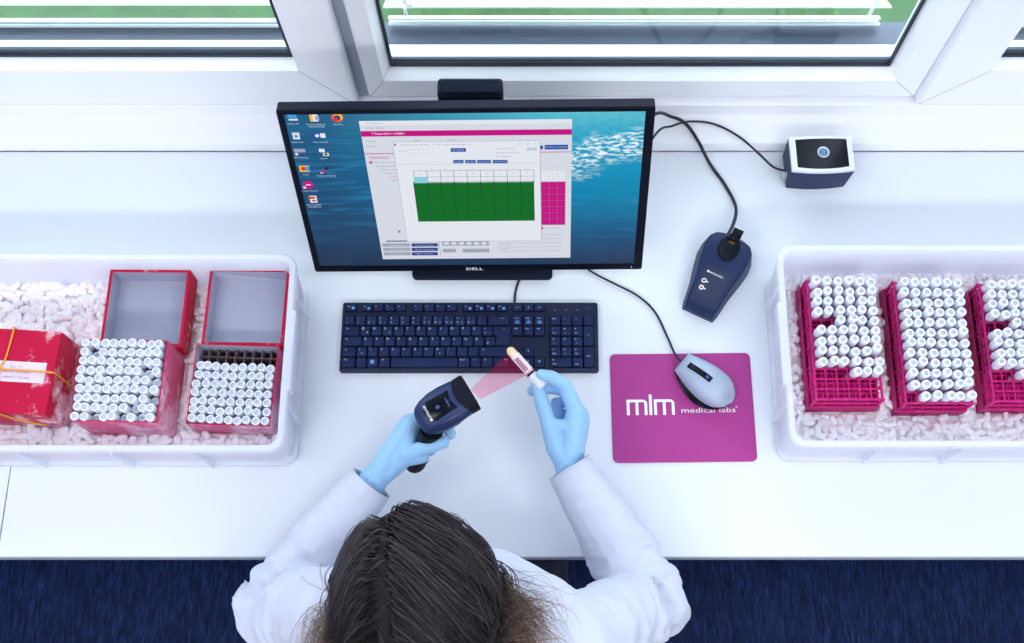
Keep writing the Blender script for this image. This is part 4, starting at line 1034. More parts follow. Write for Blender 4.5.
# ================================================================ the person
COATM = M('white_lab_coat_cotton', (200, 203, 220), .85, amt=.02, scale=30, bump=.12, bscale=1200, sheen=.1)
SKIN = M('skin', (222, 176, 154), .5, amt=.05, scale=60, sss=.1)
GLOVE = M('light_blue_nitrile', (152, 197, 234), .42, amt=.05, scale=30, bump=.12, bscale=420, spec=.45)
TROUS = M('dark_navy_trousers', (22, 28, 52), .85)
SHOE = M('white_work_shoe', (210, 212, 220), .5)
per = thing('person', 'person with long brown hair, white lab coat and light blue gloves, holding scanner and tube', 'person', (-.12, -.03, FLOOR))
V = Vector
SL, SRt = V((-.275, .125, .225)), V((.038, .080, .225))
EL, ER = V((-.408, .150, .075)), V((.172, .158, .075))
def Q(px, py, z): return P(px, py, z)
WL, WR = Q(374, 480, .125), Q(568.5, 466, .120)
NECK, HC_ = V((-.125, .10, .29)), V((-.152, .140, .400))
NOD = Matrix.Rotation(radians(-24), 3, 'X')
def Hd(x, y, z): return HC_ + NOD @ V((x, y, z))
hips = V((-.12, -.06, -.24)); chest = V((-.118, .05, .14))
# finger joints (pixel x, pixel y, height)
HR = dict(thumb=[(557, 448, .128), (549, 424, .142), (541.5, 401, .150), (537, 384, .154)],
          index=[(575.5, 412, .150), (565, 385, .166), (552, 377, .170), (541.5, 374.5, .170)],
          middle=[(580, 415, .136), (568, 391, .136), (551, 388, .133), (532, 391, .138)],
          ring=[(581.5, 421, .118), (571, 401, .114), (556, 403, .113), (560, 415, .118)],
          little=[(578.5, 429, .102), (569, 413, .096), (556, 417, .098), (562, 426, .104)])
HL = dict(thumb=[(393, 466, .130), (409, 454, .152), (427, 447, .168), (443.5, 442, .172)],
          index=[(409, 424, .158), (427, 413, .150), (445, 420, .150), (450.5, 434, .152)],
          middle=[(404, 432, .143), (421, 421, .130), (438, 430, .126), (437, 443, .130)],
          ring=[(401, 440, .125), (416, 430, .112), (432, 439, .108), (431, 451, .110)],
          little=[(399, 449, .108), (412, 441, .096), (424, 449, .093), (425, 460, .095)])
RAD = dict(thumb=(.0145, .0128, .0120, .0102), index=(.0124, .0114, .0102, .0088), middle=(.0118, .0106, .0096, .0084), ring=(.0112, .0100, .0090, .0080), little=(.0100, .0088, .0080, .0072))
def hand(mb, joints, wrist, elbow, k=1.0, back=.05):
    J = {f: [Q(*p) for p in v] for f, v in joints.items()}
    for f, ps in J.items():
        r = RAD[f]
        for i in range(3): mb.cap(ps[i], ps[i + 1], r[i] * k, r[i + 1] * k)
        if f != 'thumb':
            m_ = wrist.lerp(ps[0], .35); mb.cap(wrist, m_, .020 * k, .0185 * k); mb.cap(m_, ps[0], .0185 * k, r[0] * 1.22 * k)
    fs = ('index', 'middle', 'ring', 'little')
    for a, b in zip(fs, fs[1:]):
        mb.cap(J[a][0], J[b][0], .0118 * k, .0112 * k)
        pa, pb = wrist.lerp(J[a][0], .6), wrist.lerp(J[b][0], .6); mb.cap(pa, pb, .0155 * k, .0150 * k)
    mb.cap(wrist, J['thumb'][0], .0190 * k, .0175 * k); mb.cap(J['thumb'][0], J['thumb'][1], .0175 * k, .0135 * k)
    mb.cap(J['thumb'][1], wrist.lerp(J['index'][0], .7), .0105 * k, .0130 * k)
    if joints is HL:      # web between thumb and index, ball of the thumb
        mb.cap(Q(409, 427, .150), Q(406, 453, .150), .014 * k, .015 * k); mb.cap(Q(396, 457, .138), Q(421, 455, .152), .0185 * k, .0135 * k); mb.cap(Q(400, 440, .140), Q(410, 452, .148), .018 * k, .015 * k)
    d = (elbow - wrist).normalized(); mb.cap(wrist, wrist + d * back, .0225 * k, .0250 * k)
    return J
def crease(me, amp, sc, axis=None, seed=0.0, stretch=1.0):
    """small folds: push the surface along its normals by noise stretched across an axis"""
    nr = [v.normal.copy() for v in me.vertices]
    for v, n in zip(me.vertices, nr):
        a = axis(v.co) if axis else None
        if a is None: w_, q = 1, v.co * sc
        else:
            w_, d = a; al = d * v.co.dot(d); q = al * sc + (v.co - al) * (sc / stretch)
        x = noise.noise(q + V((seed, seed, seed))) + .5 * noise.noise(q * 2.1 + V((seed, 3, 1)))
        x = (.3 - abs(x) * 2.2) if amp[1] else x
        v.co += n * amp[0] * w_ * x
    me.update()
# ---------------------------------------------------------------- gloves (the coat sleeves end over their cuffs)
for joints, wr, el, sd in ((HL, WL, EL, 3.0), (HR, WR, ER, 9.0)):
    mb = MB(); hand(mb, joints, wr, el, 1.0, .045)
    me = fuse(mb, .0016, 5)
    fd = (wr - el).normalized()
    def ax_(p, wr=wr, fd=fd):
        s_ = (p - wr).dot(fd); return (max(0, 1 - abs(s_ + .005) / .05), fd)
    crease(me, (.0009, 1), 150, ax_, sd, 4.0)
    crease(me, (.0004, 0), 90, None, sd)
    mesh_object('glove', me, [GLOVE], per, 'light blue rubber glove')
# ---------------------------------------------------------------- body: one continuous skin surface
mb = MB()
mb.sphere(HC_ + V((0, -.008, .012)), (.074, .090, .085), 20, 14)
mb.sphere(Hd(0, .040, -.050), (.056, .055, .070), 16, 12)                # face and jaw
mb.cap(Hd(0, .085, -.105), Hd(0, .072, -.115), .020, .022)          # chin
mb.cap(Hd(0, .098, -.022), Hd(0, .112, -.058), .009, .012)          # nose
for s_ in (-1, 1):
    mb.cap(Hd(s_ * .030, .088, -.004), Hd(s_ * .012, .094, -.004), .010, .010)   # brow
    mb.cap(Hd(s_ * .040, .072, -.050), Hd(s_ * .030, .080, -.062), .020, .018)   # cheek
    mb.cap(Hd(s_ * .074, -.002, -.022), Hd(s_ * .072, .002, -.060), .014, .009)  # ear
mb.cap(Hd(-.018, .094, -.084), Hd(.018, .094, -.084), .008, .008)   # lips
mb.cap(HC_ + V((0, -.02, -.05)), NECK, .052, .052); mb.cap(NECK, chest, .055, .10)
for s_ in (-.07, .07):
    mb.cap(chest + V((s_, 0, 0)), V((-.12 + s_, -.01, -.05)), .092, .085); mb.cap(V((-.12 + s_, -.01, -.05)), hips + V((s_, 0, 0)), .085, .095)
for S, E, W, joints in ((SL, EL, WL, HL), (SRt, ER, WR, HR)):
    mb.cap(NECK + V((0, -.02, -.04)), S, .05, .048); mb.cap(chest, S, .08, .05); mb.cap(S, E, .047, .037); mb.cap(E, W, .037, .021)
    hand(mb, joints, W, E, .78, .05)
for s_ in (-.09, .09):
    kn = V((-.12 + s_ * 1.25, .36, -.235)); an = V((-.12 + s_ * 1.2, .30, FLOOR + .08))
    mb.cap(hips + V((s_, 0, 0)), kn, .078, .052); mb.cap(kn, an, .052, .034); mb.cap(an, an + V((0, .13, -.045)), .030, .022)
me = fuse(mb, .0035, 4)
mesh_object('body', me, [SKIN], per)
# eyes
for s_ in (-1, 1):
    MB().sphere(Hd(s_ * .030, .086, -.030), .0105, 12, 8).build('eye', M('eye_white', (236, 236, 238), .2), per, smooth=60)
# trousers and shoes
mb = MB()
for s_ in (-.09, .09):
    kn = V((-.12 + s_ * 1.25, .36, -.235)); an = V((-.12 + s_ * 1.2, .30, FLOOR + .10))
    mb.cap(hips + V((s_, 0, 0)), kn, .088, .062); mb.cap(kn, an, .062, .048); mb.cap(hips + V((s_ * .8, 0, .06)), hips + V((s_, 0, 0)), .095, .098)
me = fuse(mb, .006, 4); crease(me, (.004, 0), 30); mesh_object('trousers', me, [TROUS], per, 'dark navy trousers')
for s_ in (-.09, .09):
    an = V((-.12 + s_ * 1.2, .30, FLOOR + .08)); mb = MB(); mb.cap(an + V((0, -.01, -.035)), an + V((0, .14, -.045)), .042, .034); mb.cap(an + V((0, 0, -.01)), an + V((0, 0, -.04)), .040, .042)
    me = fuse(mb, .004, 4)
    for v in me.vertices: v.co.z = max(v.co.z, FLOOR + .001)
    mesh_object('shoe', me, [SHOE], per, 'white work shoe')
# ---------------------------------------------------------------- lab coat
mb = MB()
for s_ in (-.075, .075):
    mb.cap(chest + V((s_, .005, 0)), V((-.12 + s_, .0, -.05)), .112, .105); mb.cap(V((-.12 + s_, .0, -.05)), hips + V((s_, -.01, -.0)), .105, .118)
    mb.cap(hips + V((s_ * 1.1, -.01, 0)), hips + V((s_ * 1.4, .12, .0)), .118, .105)
mb.cap(NECK + V((0, -.012, -.055)), SL, .070, .068); mb.cap(NECK + V((0, -.012, -.055)), SRt, .070, .070)
for S in (SL, SRt): mb.cap(chest, S, .11, .072)
mb.cap(V((-.06, .150, .222)), V((.0, .122, .215)), .070, .066); mb.cap(V((.0, .122, .215)), SRt, .066, .066); mb.cap(V((-.18, .13, .22)), SL, .068, .068)
for S, E, W in ((SL, EL, WL), (SRt, ER, WR)):
    d = (W - E).normalized(); mid = S.lerp(E, .55)
    mb.cap(S, mid, .070, .063); mb.cap(mid, E, .063, .060); mb.cap(E, E.lerp(W, .45), .060, .053); mb.cap(E.lerp(W, .45), W + d * .02, .053, .0335)
me = fuse(mb, .0045, 7)
# open the cuffs and the neck
bm = bmesh.new(); bm.from_mesh(me)
def cut(co, no, rad):
    g = [f for f in bm.faces if (f.calc_center_median() - co).length < rad]
    es = {e for f in g for e in f.edges}; vs_ = {v for f in g for v in f.verts}
    bmesh.ops.bisect_plane(bm, geom=list(g) + list(es) + list(vs_), plane_co=co, plane_no=no, clear_outer=True)
cutsL = WL - (WL - EL).normalized() * .006; cutsR = WR - (WR - ER).normalized() * .002
cut(cutsL, (WL - EL).normalized(), .07); cut(cutsR, (WR - ER).normalized(), .07)
bm.to_mesh(me); bm.free(); me.update()
def arm_axis(p):
    best = None
    for S, E, W in ((SL, EL, WL), (SRt, ER, WR)):
        for a, b, wt in ((S, E, 1.0), (E, W, .8)):
            t_ = max(0, min(1, (p - a).dot(b - a) / (b - a).length_squared)); dist = (p - a.lerp(b, t_)).length
            nearE = (p - E).length; ww = max(.12, 1 - nearE / .20) * wt
            if (p - W).length < .05: ww = .06
            if best is None or dist < best[0]: best = (dist, ww, ((b - a).normalized() + V((.25, .3, 0))).normalized())
    if best[0] > .085: return (.25, V((.3, .2, 1)).normalized())
    return best[1], best[2]
crease(me, (.020, 1), 20, arm_axis, 2.0, 3.0)
crease(me, (.009, 1), 32, arm_axis, 5.0, 2.4)
coat = mesh_object('lab_coat', me, [COATM], per, 'white lab coat')
so = coat.modifiers.new('hem', 'SOLIDIFY'); so.thickness = .0022; so.offset = -1
# cuff hems, collar, shoulder seam
for c_, d, r_ in ((cutsL, (WL - EL).normalized(), .0350), (cutsR, (WR - ER).normalized(), .0350)):
    x, y, _ = frame3(d); m = MB()
    for off in (-.001,):
        m.tube([c_ + d * off + x * r_ * cos(2 * pi * k / 28) + y * r_ * sin(2 * pi * k / 28) for k in range(29)], .0016, 6)
    m.build('cuff', COATM, coat, smooth=60)
m = MB(); n = 30
def cring(r, z, tilt, ry): return [NECK + V((r * cos(2 * pi * k / n), -.01 + ry * sin(2 * pi * k / n) , z - tilt * sin(2 * pi * k / n))) for k in range(n)]
m.loft([cring(.100, -.045, .03, .088), cring(.078, -.005, .035, .072), cring(.066, .022, .04, .062), cring(.060, .020, .04, .057), cring(.064, -.02, .03, .06)], c0=False, c1=False)
m.build('collar', COATM, coat, smooth=60)
# ---------------------------------------------------------------- glasses
m = MB(); ey = V((0, .104, -.034))
for s_ in (-1, 1):
    c_ = ey + V((s_ * .034, 0, 0)); m.tube([c_ + V((.029 * cos(2 * pi * k / 24), .003 * cos(2 * pi * k / 24), .021 * sin(2 * pi * k / 24))) for k in range(25)], .0016, 6)
    m.tube(bez([ey + V((s_ * .064, 0, .010)), ey + V((s_ * .081, -.016, .012)), ey + V((s_ * .083, -.06, .012)), ey + V((s_ * .080, -.12, -.002))], 6), .0024, 6)
m.tube([ey + V((-.006, .001, .004)), ey + V((0, .003, .007)), ey + V((.006, .001, .004))], .0015, 6)
m.v = [Hd(*v) for v in m.v]
m.build('eyeglasses', M('dark_blue_spectacle_frame', (26, 36, 74), .3), per, 'dark framed eyeglasses', smooth=60)
# ---------------------------------------------------------------- hair
def hair_mat():
    t = NT('brown_hair'); g = t.n('ShaderNodeNewGeometry'); at = t.n('ShaderNodeAttribute', attribute_name='tip')
    base = t.ramp(g.outputs['Random Per Island'], [(0, rgb((22, 17, 24))), (.6, rgb((34, 27, 33))), (.88, rgb((52, 43, 47))), (1, rgb((96, 82, 82)))])
    tip = t.ramp(g.outputs['Random Per Island'], [(0, rgb((108, 78, 62))), (.5, rgb((150, 114, 92))), (1, rgb((196, 164, 140)))])
    f = t.ramp(at.outputs['Fac'], [(.45, (0, 0, 0, 1)), (.95, (1, 1, 1, 1))])
    c = t.mix(f, base, tip)
    p = t.n('ShaderNodeBsdfPrincipled'); t.l(c, p.inputs['Base Color']); p.inputs['Roughness'].default_value = .42; p.inputs['Specular IOR Level'].default_value = .45
    t.l(p.outputs[0], t.out.inputs[0]); return t.m
HAIRM = hair_mat()
SCALP = M('dark_hair_under_layer', (13, 10, 14), .8, amt=.2, scale=300)
hr = random.Random(5)
Rad = V((.086, .112, .099)); hc2 = HC_ + V((0, -.006, .006))
PARTX = -.028
verts, faces, tips = [], [], []; leave = [None]
def strand(root, d, steps, step, off, grav, r0, wob, back):
    leave[0] = None; out = 0; pts = [root]; p = root.copy(); ph = hr.uniform(0, 50)
    for i in range(steps):
        g = min(1, i / 7); adh0 = p.z > hc2.z - .015
        
        if not adh0:
            out = min(1, out + .2); d = (d + V((-(d.x) * .35, -.22, -.5 * grav / .16)) * out).normalized()
        d = (d + V((0, back * (1 - g) * .5, 0)) + V((0, 0, -grav * (.35 + g))) + V((noise.noise(p * 30 + V((ph, 0, 0))), noise.noise(p * 30 + V((0, ph, 0))), 0)) * wob).normalized()
        q = p + d * step
        e = V(((q.x - hc2.x) / (Rad.x + off), (q.y - hc2.y) / (Rad.y + off), (q.z - hc2.z) / (Rad.z + off)))
        if q.z < hc2.z - .02: e.z = min(e.z, 0) * .12           # below the ears the head reads as a column
        adhere = q.z > hc2.z - .015
        if e.length < 1 or adhere:
            k = 1 / max(e.length, 1e-4)
            q = V((hc2.x + (q.x - hc2.x) * k, hc2.y + (q.y - hc2.y) * k, q.z if q.z < hc2.z - .02 else hc2.z + (q.z - hc2.z) * k))
        # rest on the shoulders
        for a, b, rr_ in ((NECK + V((0, -.01, -.05)), SL, .078), (NECK + V((0, -.01, -.05)), SRt, .078), (chest, chest + V((0, 0, -.3)), .165)):
            t_ = max(0, min(1, (q - a).dot(b - a) / (b - a).length_squared)); c_ = a.lerp(b, t_); v = q - c_
            if v.length < rr_: q = c_ + v.normalized() * rr_
        if not adh0 and leave[0] is None: leave[0] = i
        d = (q - p).normalized() * .8 + d * .2
        p = q; pts.append(p.copy())
    return pts
def emit(pts, r0, tipw=1.0):
    n = 3; b = len(verts); L = len(pts) - 1; up = None
    for i, p in enumerate(pts):
        d = pts[min(i + 1, L)] - pts[max(i - 1, 0)]
        if d.length < 1e-6: d = V((0, 0, -1))
        d = d.normalized()
        if up is None: x, y, _ = frame3(d)
        else:
            x = up - d * up.dot(d); x = x.normalized() if x.length > 1e-4 else frame3(d)[0]; y = d.cross(x)
        up = x; r = r0 * (1 - .75 * (i / L) ** 3)
        for k in range(n): a = 2 * pi * k / n; verts.append(p + x * r * cos(a) + y * r * sin(a)); tips.append(i / L * tipw)
    for i in range(L):
        for k in range(n):
            q = (k + 1) % n; faces.append((b + i * n + k, b + i * n + q, b + (i + 1) * n + q, b + (i + 1) * n + k))
N = 7000
for s_ in range(N):
    # root on the scalp, many of them along the parting
    if s_ % 2:
        fi = hr.uniform(-1.05, 1.6); sd = 1 if hr.random() < .58 else -1; g_ = hr.gauss(0, .011); sd = sd if hr.random() < .05 else (1 if g_ > 0 else -1); xo = PARTX + g_ + .006 * sin(fi * 2)
        nx = (xo) / Rad.x; kk = sqrt(max(0, 1 - nx * nx)); root = hc2 + V((xo, -sin(fi) * Rad.y * kk, cos(fi) * Rad.z * kk))
    else:
        while True:
            v = V((hr.gauss(0, 1), hr.gauss(0, 1), hr.gauss(0, 1))).normalized()
            if v.z > -.25 and not (v.y > .45 and v.z < .45): break
        root = hc2 + V((v.x * Rad.x, v.y * Rad.y, v.z * Rad.z)); sd = 1 if root.x - hc2.x > PARTX else -1
    n_ = V(((root.x - hc2.x) / Rad.x ** 2, (root.y - hc2.y) / Rad.y ** 2, (root.z - hc2.z) / Rad.z ** 2)).normalized()
    d = V((sd * 1.0, -.35 + .25 * hr.gauss(0, 1) * .5, .25)); 
    if n_.z < .45: d = V((sd * .3, -.3, -.7))
    d = (d - n_ * d.dot(n_)).normalized(); d = (d + n_ * .05).normalized()
    off = min(.020, abs(hr.gauss(.009, .005)) + .003)
    tl = hr.uniform(.8, 1.0)
    pts = strand(root - n_ * .002, d, 23, .0155 * tl, off, .16, .001, .10, -.25)
    l0_ = 99 if leave[0] is None else leave[0]; b0_ = len(tips); emit(pts, hr.uniform(.0004, .00075))
    for i in range(b0_, len(tips)): tips[i] = max(0, min(1, ((i - b0_) // 3 - l0_) / 14))
# flyaway ends on the right and left
for s_ in range(380):
    sd = 1 if s_ % 5 else -1
    root = hc2 + V((sd * (.082 + hr.uniform(0, .018)), hr.uniform(-.07, .0), hr.uniform(-.09, -.04)))
    d = V((sd * hr.uniform(.3, .9), hr.uniform(-.5, -.1), -.5)).normalized()
    pts = strand(root, d, 20, .0095, .02, .08, .001, .28, -.1)
    emit(pts, hr.uniform(.0005, .0008), 1.5)
# loose lighter ends lying on the shoulders beside the head
for s_ in range(520):
    if s_ % 4:
        a = Q(hr.uniform(488, 506), hr.uniform(560, 655), hr.uniform(.33, .40)); b = Q(hr.gauss(528, 16), hr.gauss(622, 22), .325); c_ = b + V((hr.uniform(.0, .03), hr.uniform(-.05, .01), hr.uniform(-.012, .015)))
        b.x = max(b.x, a.x + .008)
    else:
        a = Q(hr.uniform(332, 345), hr.uniform(580, 655), hr.uniform(.33, .40)); b = Q(hr.gauss(315, 8), hr.gauss(640, 14), .32); c_ = b + V((hr.uniform(-.02, .005), hr.uniform(-.06, -.01), -.01))
    pts = bez([a, a.lerp(b, .5) + V((0, 0, .006)), b, c_], 5)
    b0_ = len(tips); emit(pts, hr.uniform(.00025, .00045)); L_ = len(pts) - 1
    for i in range(b0_, len(tips)): tips[i] = .45 + .6 * tips[i]
hm = MB(); hm.v = verts; hm.f = faces; hm.m = [0] * len(faces)
me = hm.mesh('hair', [HAIRM], per); at = me.attributes.new('tip', 'FLOAT', 'POINT'); at.data.foreach_set('value', tips)
me.polygons.foreach_set('use_smooth', [True] * len(me.polygons))
hair = place(bpy.data.objects.new('hair', me), per, 'long dark brown hair, lighter at the ends')
mb = MB(); mb.sphere(hc2, tuple(Rad + V((.003, .003, .003))), 24, 16); mb.sphere(hc2 + V((0, -.03, -.06)), (.075, .06, .09), 20, 12)
bm = MB(); me = fuse(mb, .005, 3)
for v in me.vertices:
    if v.co.y > HC_.y + .05 and v.co.z < HC_.z + .02: v.co.y = HC_.y + .05
mesh_object('hair_under_layer', me, [SCALP], hair)
# ================================================================ the stool under the person
st = thing('lab_stool', 'round grey lab stool under the person in the white coat', 'stool', (-.12, -.07, FLOOR))
m = MB(); m.lathe([(.15, -.40), (.175, -.395), (.18, -.375), (.165, -.352), (.05, -.348)], 32, o=(-.12, -.07, 0)); m.build('seat', M('grey_stool_cover', (70, 76, 92), .6), st, smooth=50)
m = MB(); m.lathe([(.025, FLOOR + .08), (.025, -.40)], 16, o=(-.12, -.07, 0)); m.build('column', STEEL, st, smooth=50)
for k in range(5):
    a = 2 * pi * k / 5 + .3; m = MB(); c_ = V((-.12, -.07, FLOOR)); e_ = c_ + V((.26 * cos(a), .26 * sin(a), .05)); m.cap(c_ + V((0, 0, .085)), e_, .020, .014); g = m.build('leg', STEEL, st, smooth=50)
    q = MB(); q.sphere(e_ + V((0, 0, -.028)), (.02, .02, .022), 12, 8); q.build('caster', NAVY, g, smooth=60)
# ================================================================ hand scanner
tail, nose = Q(418, 424, .205), Q(470, 392.5, .212)
AX = (nose - tail); L = AX.length; AX = AX.normalized(); YA = V((0, 0, 1)).cross(AX).normalized(); ZA = AX.cross(YA)
RS = Matrix((AX, YA, ZA)).transposed().to_4x4()
sc_ = thing('barcode_scanner', 'dark blue hand scanner in a gloved hand, shining red light at a tube', 'barcode scanner', tail, RS)
GRIP = M('black_grip_rubber', (9, 13, 28), .6, amt=.1, scale=90, spec=.2)
DB = M('dark_blue_scanner_plastic', (24, 40, 84), .38, amt=.08, scale=90, spec=.4)
def sec(x, w0, zt, zb_, p=2.6, n=24, dx=0):
    out = []
    for k in range(n):
        a = 2 * pi * k / n; cx_, sx_ = cos(a), sin(a)
        yy = w0 * math.copysign(abs(cx_) ** (2 / p), cx_); zz = math.copysign(abs(sx_) ** (2 / p), sx_); zz = zz * (zt if zz > 0 else -zb_)
        out.append((x + dx * (zz / zt if zz > 0 else 0), yy, zz))
    return out
HB = [(0, .004, .003, -.004), (.02, .015, .010, -.012), (.08, .0225, .016, -.018), (.2, .028, .020, -.022), (.38, .0315, .022, -.024), (.58, .032, .021, -.023), (.76, .0305, .0195, -.021), (.90, .0290, .0185, -.019), (.92, .0285, .0180, -.019)]
m = MB(); m.loft([sec(t_ * L, a, b, c) for t_, a, b, c in HB]); m.build('head', DB, sc_, local=True, smooth=50)
m = MB(); m.loft([[(x - .006 * 0 + (-.010 * (1 - (y / .03) ** 2) if k_ == 0 and z > -.005 else 0), y, z) for x, y, z in sec(t_ * L, a, b, c)] for k_, (t_, a, b, c) in enumerate(((.86, .0297, .0200, -.0205), (.98, .0300, .0195, -.0205), (1.02, .0290, .0185, -.0195)))])
m.build('nose_guard', GRIP, sc_, 'black rubber nose guard', local=True, smooth=40)
m = MB(); m.b2((1.018 * L, -.022, -.011), (1.026 * L, .022, .010)); m.build('scan_window', M('red_scan_window', (120, 20, 40), .1, emit=.5), sc_, 'dark red scan window', local=True, bevel=.002)
def hz(t_, y): # height of the head's upper face
    for (a, w0, zt, _), (b, w1, zt1, _) in zip(HB, HB[1:]):
        if a <= t_ <= b: k = (t_ - a) / (b - a); w_ = w0 + (w1 - w0) * k; z_ = zt + (zt1 - zt) * k; return z_ * max(0, 1 - abs(y / w_) ** 2.6) ** (1 / 2.6)
    return .018
# glossy inlay on top
def patch(outline, lift, mat, name, label=None, th=.005):
    m = MB(); cxp = sum(p[0] for p in outline) / len(outline); cyp = sum(p[1] for p in outline) / len(outline); rings = []
    for s_ in (1, .8, .55, .3, .05): rings.append([((cxp + (t_ - cxp) * s_) * L, cyp + (y - cyp) * s_, hz(cxp + (t_ - cxp) * s_, cyp + (y - cyp) * s_) + lift) for t_, y in outline])
    m.loft([[(x, y, z - th) for x, y, z in rings[0]]] + rings, c0=True, c1=True); return m.build(name, mat, sc_, label, local=True, smooth=60)
patch([(.10, 0), (.13, -.010), (.22, -.018), (.34, -.0205), (.60, -.0205), (.80, -.022), (.74, -.010), (.72, 0), (.74, .010), (.80, .022), (.60, .0205), (.34, .0205), (.22, .018), (.13, .010)], .0022, M('dark_blue_scanner_rim', (30, 50, 100), .35, spec=.4), 'top_rim')
patch([(.17, 0), (.20, -.011), (.30, -.0165), (.62, -.0150), (.70, -.0155), (.655, 0), (.70, .0155), (.62, .0150), (.30, .0165), (.20, .011)], .0036, BLACKGLOSS, 'label_panel', 'glossy black panel on top')
Rm = Matrix.Rotation(pi / 2, 4, 'Z')
m = MB(); m.text('\u25cfDATALOGIC', .0052, Matrix.Translation((.235 * L, 0, hz(.235, 0) + .0041)) @ Matrix.Rotation(-.02, 4, 'Y') @ Rm, bold=True, fit=.0275); m.build('lettering', WHITEINK, sc_, 'white printed maker name', local=True)
m = MB(); m.text('Gryphon', .004, Matrix.Translation((.60 * L, -.001, hz(.6, 0) + .0040)) @ Rm, fit=.0155); m.build('model_lettering', M('light_blue_print', (90, 140, 214), .5), sc_, 'small light blue lettering', local=True)
m = MB(); m.lathe([(.0035, 0), (.003, .0006), (.0005, .0008)], 16, o=(.42 * L, 0, hz(.42, 0) + .0034)); m.build('indicator_light', M('dim_blue_lamp', (40, 60, 120), .3), sc_, local=True, smooth=60)
m = MB(); m.box((.70 * L, -.0312, -.004), (.016, .002, .005)); m.build('side_mark', WHITEINK, sc_, 'small white mark on its side', local=True)
# handle and trigger
h0 = Q(432, 430, .188); h1 = Q(415, 466, .085)
m = MB(); hd = (h1 - h0).normalized(); hx = AX - hd * AX.dot(hd); hx.normalize(); hy = hd.cross(hx)
def hsec(t_, a, b): c_ = h0.lerp(h1, t_); return [c_ + hx * a * cos(2 * pi * k / 16) + hy * b * sin(2 * pi * k / 16) for k in range(16)]
m.loft([hsec(0, .019, .0165), hsec(.2, .0165, .0145), hsec(.5, .0155, .0135), (hsec(.8, .0150, .0130)), hsec(.94, .0165, .0140), hsec(1.0, .0150, .0125)]); m.build('handle', GRIP, sc_, 'black pistol grip', smooth=50)
m = MB(); t0_ = h0.lerp(h1, .12) + hx * .016; m.cap(t0_, t0_ + hd * .022 + hx * .004, .0055, .0045); m.build('trigger', NAVY, sc_, smooth=50)
# the red scanning light
def beam_mat():
    t = NT('red_scanning_light'); tr = t.n('ShaderNodeBsdfTransparent'); e = t.n('ShaderNodeEmission'); a = t.n('ShaderNodeAddShader')
    c = t.mix(t.noise(30, 2), (.96, .76, .82, 1), (.98, .79, .85, 1)); t.l(c, tr.inputs[0]); e.inputs[0].default_value = (1, .02, .18, 1); e.inputs[1].default_value = .05
    t.l(tr.outputs[0], a.inputs[0]); t.l(e.outputs[0], a.inputs[1]); t.l(a.outputs[0], t.out.inputs[0]); return t.m
BEAM = beam_mat()
n0, n1 = Q(470.5, 389.5, .203), Q(480.5, 399.0, .203)
t0_, t1_ = Q(507, 354.5, .166), Q(529, 373.8, .163)
m = MB(); th = V((0, 0, .0012)); m.loft([[n0 - th, n1 - th, n1 + th, n0 + th], [t0_ - th, t1_ - th, t1_ + th, t0_ + th]]); m.build('light_beam', BEAM, sc_, 'translucent red fan of light')
# ================================================================ the held tube
ta, tb = Q(508, 347.8, .170), Q(543, 387, .162)
d = (tb - ta); TL_ = d.length; d = d.normalized(); x, y, _ = frame3(d)
ht = thing('blood_tube', 'small labelled tube with a cream end, held between glove fingertips in the red light', 'tube', ta, Matrix((x, y, d)).transposed().to_4x4())
r_ = .0073
m = MB(); m.lathe([(.001, 0), (.0035, .0008), (.0056, .003), (r_ * .97, .0064), (r_ * .97, .018)], 20, 0); m.lathe([(r_ * .97, .018), (r_ * .97, TL_ * .66)], 20, 1, cap=False)
m.build('tube_body', [M('cream_tube_contents', (240, 218, 170), .25, coat=.5), M('pink_tube_contents', (226, 150, 166), .3, coat=.5)], ht, local=True, smooth=60)
m = MB()
m.lathe([(r_, .016), (r_ * 1.03, .0162), (r_ * 1.03, TL_ * .60), (r_, TL_ * .602)], 24, 0, cap=False)
up = Matrix(WM[ht]).to_3x3().inverted() @ (CAM - ta).normalized(); a0 = atan2(up.y, up.x)
for k in range(16):
    z = .022 + k * (TL_ * .57 - .022) / 16; wd = .0012 if k % 3 else .0019
    for q in range(8):
        a = a0 - .75 + q * .13; b = a + .13; rr_ = r_ * 1.045
        m.add([(rr_ * cos(a), rr_ * sin(a), z), (rr_ * cos(b), rr_ * sin(b), z), (rr_ * cos(b), rr_ * sin(b), z + wd), (rr_ * cos(a), rr_ * sin(a), z + wd)], [(0, 1, 2, 3)], 1)
m.build('paper_label', [M('pale_label_paper', (238, 226, 232), .6), M('label_print', (172, 110, 140), .7)], ht, 'white label with printed bars', local=True, smooth=60)
m = MB(); m.lathe([(r_ * 1.02, TL_ * .64), (r_ * 1.08, TL_ * .645), (r_ * 1.08, TL_ * .675), (r_ * .9, TL_ * .68)], 20); m.build('seal_ring', BLACKGLOSS, ht, 'dark seal ring', local=True, smooth=40)
m = MB(); m.lathe([(r_ * .8, TL_ * .67), (r_ * 1.0, TL_ * .69), (r_ * 1.12, TL_ * .76), (r_ * 1.12, TL_ * .98), (r_ * 1.0, TL_), (r_ * .5, TL_)], 20); m.build('cap', CAPM, ht, 'white tube cap', local=True, smooth=40)
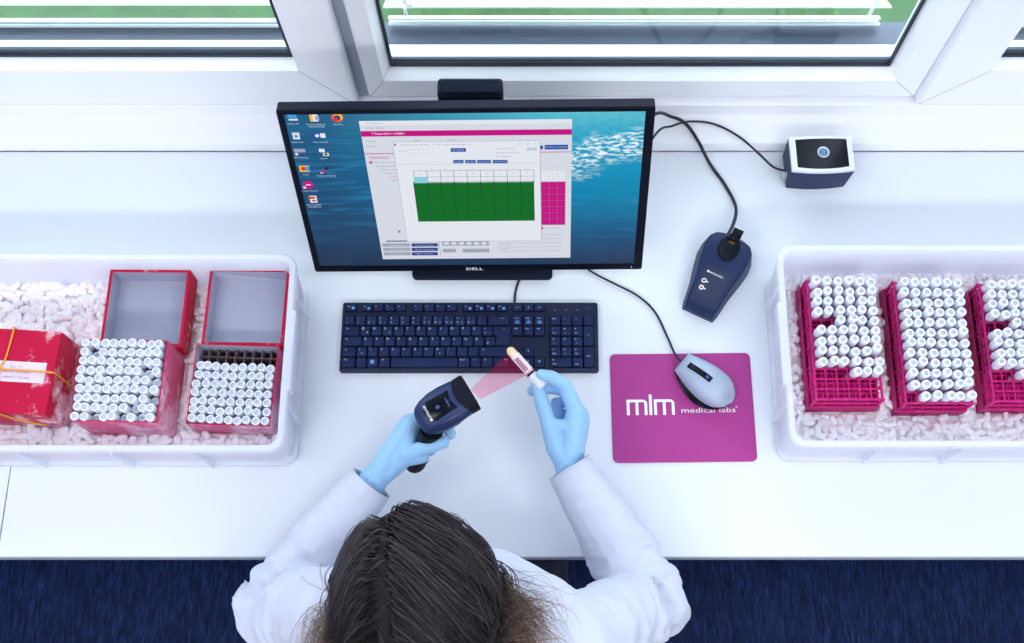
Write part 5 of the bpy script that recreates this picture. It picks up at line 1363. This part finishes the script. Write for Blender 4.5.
# ================================================================ light
def area(name, loc, rot, sx_, sy_, power, col=(1, 1, 1)):
    l = bpy.data.lights.new(name, 'AREA'); l.shape = 'RECTANGLE'; l.size = sx_; l.size_y = sy_; l.energy = power; l.color = col
    o = bpy.data.objects.new(name, l); COL.objects.link(o); o.location = loc; o.rotation_euler = rot; return o
LIGHTS = []
for x, y, kk in ((-1.0, .15, .45), (1.0, .15, .45), (-1.0, -1.2, 1.5), (1.0, -1.2, 1.5)):
    LIGHTS.append(area('ceiling_lamp_light', (x, y, CEIL - .03), (0, 0, 0), 1.2, .30, K_CEIL * kk, (.93, .96, 1)))
w_ = bpy.data.worlds.new('daylight'); SC.world = w_; w_.use_nodes = True
nt = w_.node_tree; nt.nodes.clear()
o = nt.nodes.new('ShaderNodeOutputWorld'); b = nt.nodes.new('ShaderNodeBackground'); tc = nt.nodes.new('ShaderNodeTexCoord'); sp = nt.nodes.new('ShaderNodeSeparateXYZ'); rp = nt.nodes.new('ShaderNodeValToRGB')
nt.links.new(tc.outputs['Generated'], sp.inputs[0]); nt.links.new(sp.outputs[2], rp.inputs[0])
rp.color_ramp.elements[0].position = .0; rp.color_ramp.elements[0].color = (.90, .92, 1, 1); rp.color_ramp.elements[1].position = .6; rp.color_ramp.elements[1].color = (.80, .87, 1, 1)
nt.links.new(rp.outputs[0], b.inputs[0]); b.inputs[1].default_value = K_SKY; nt.links.new(b.outputs[0], o.inputs[0])
# ================================================================ camera
cd = bpy.data.cameras.new('camera'); cam = bpy.data.objects.new('camera', cd); COL.objects.link(cam)
cd.sensor_width = 36; cd.lens = F * 36 / 1024; cd.shift_x = (512 - CX) / 1024; cd.clip_start = .05
cam.location = CAM; cam.rotation_euler = (TH, 0, 0); SC.camera = cam
# lift everything so that the floor lies at z = 0
for ob in bpy.data.objects:
    if ob.parent is None: ob.location.z += -FLOOR
vs = SC.view_settings; vs.view_transform = 'Standard'; vs.look = 'None'; vs.gamma = 1; vs.use_curve_mapping = False; vs.exposure = EXPO
SC.cycles.use_denoising = True; SC.cycles.max_bounces = 12; SC.cycles.diffuse_bounces = 8; SC.cycles.transparent_max_bounces = 12
SC.cycles.caustics_reflective = False; SC.cycles.caustics_refractive = False; SC.cycles.sample_clamp_indirect = 6
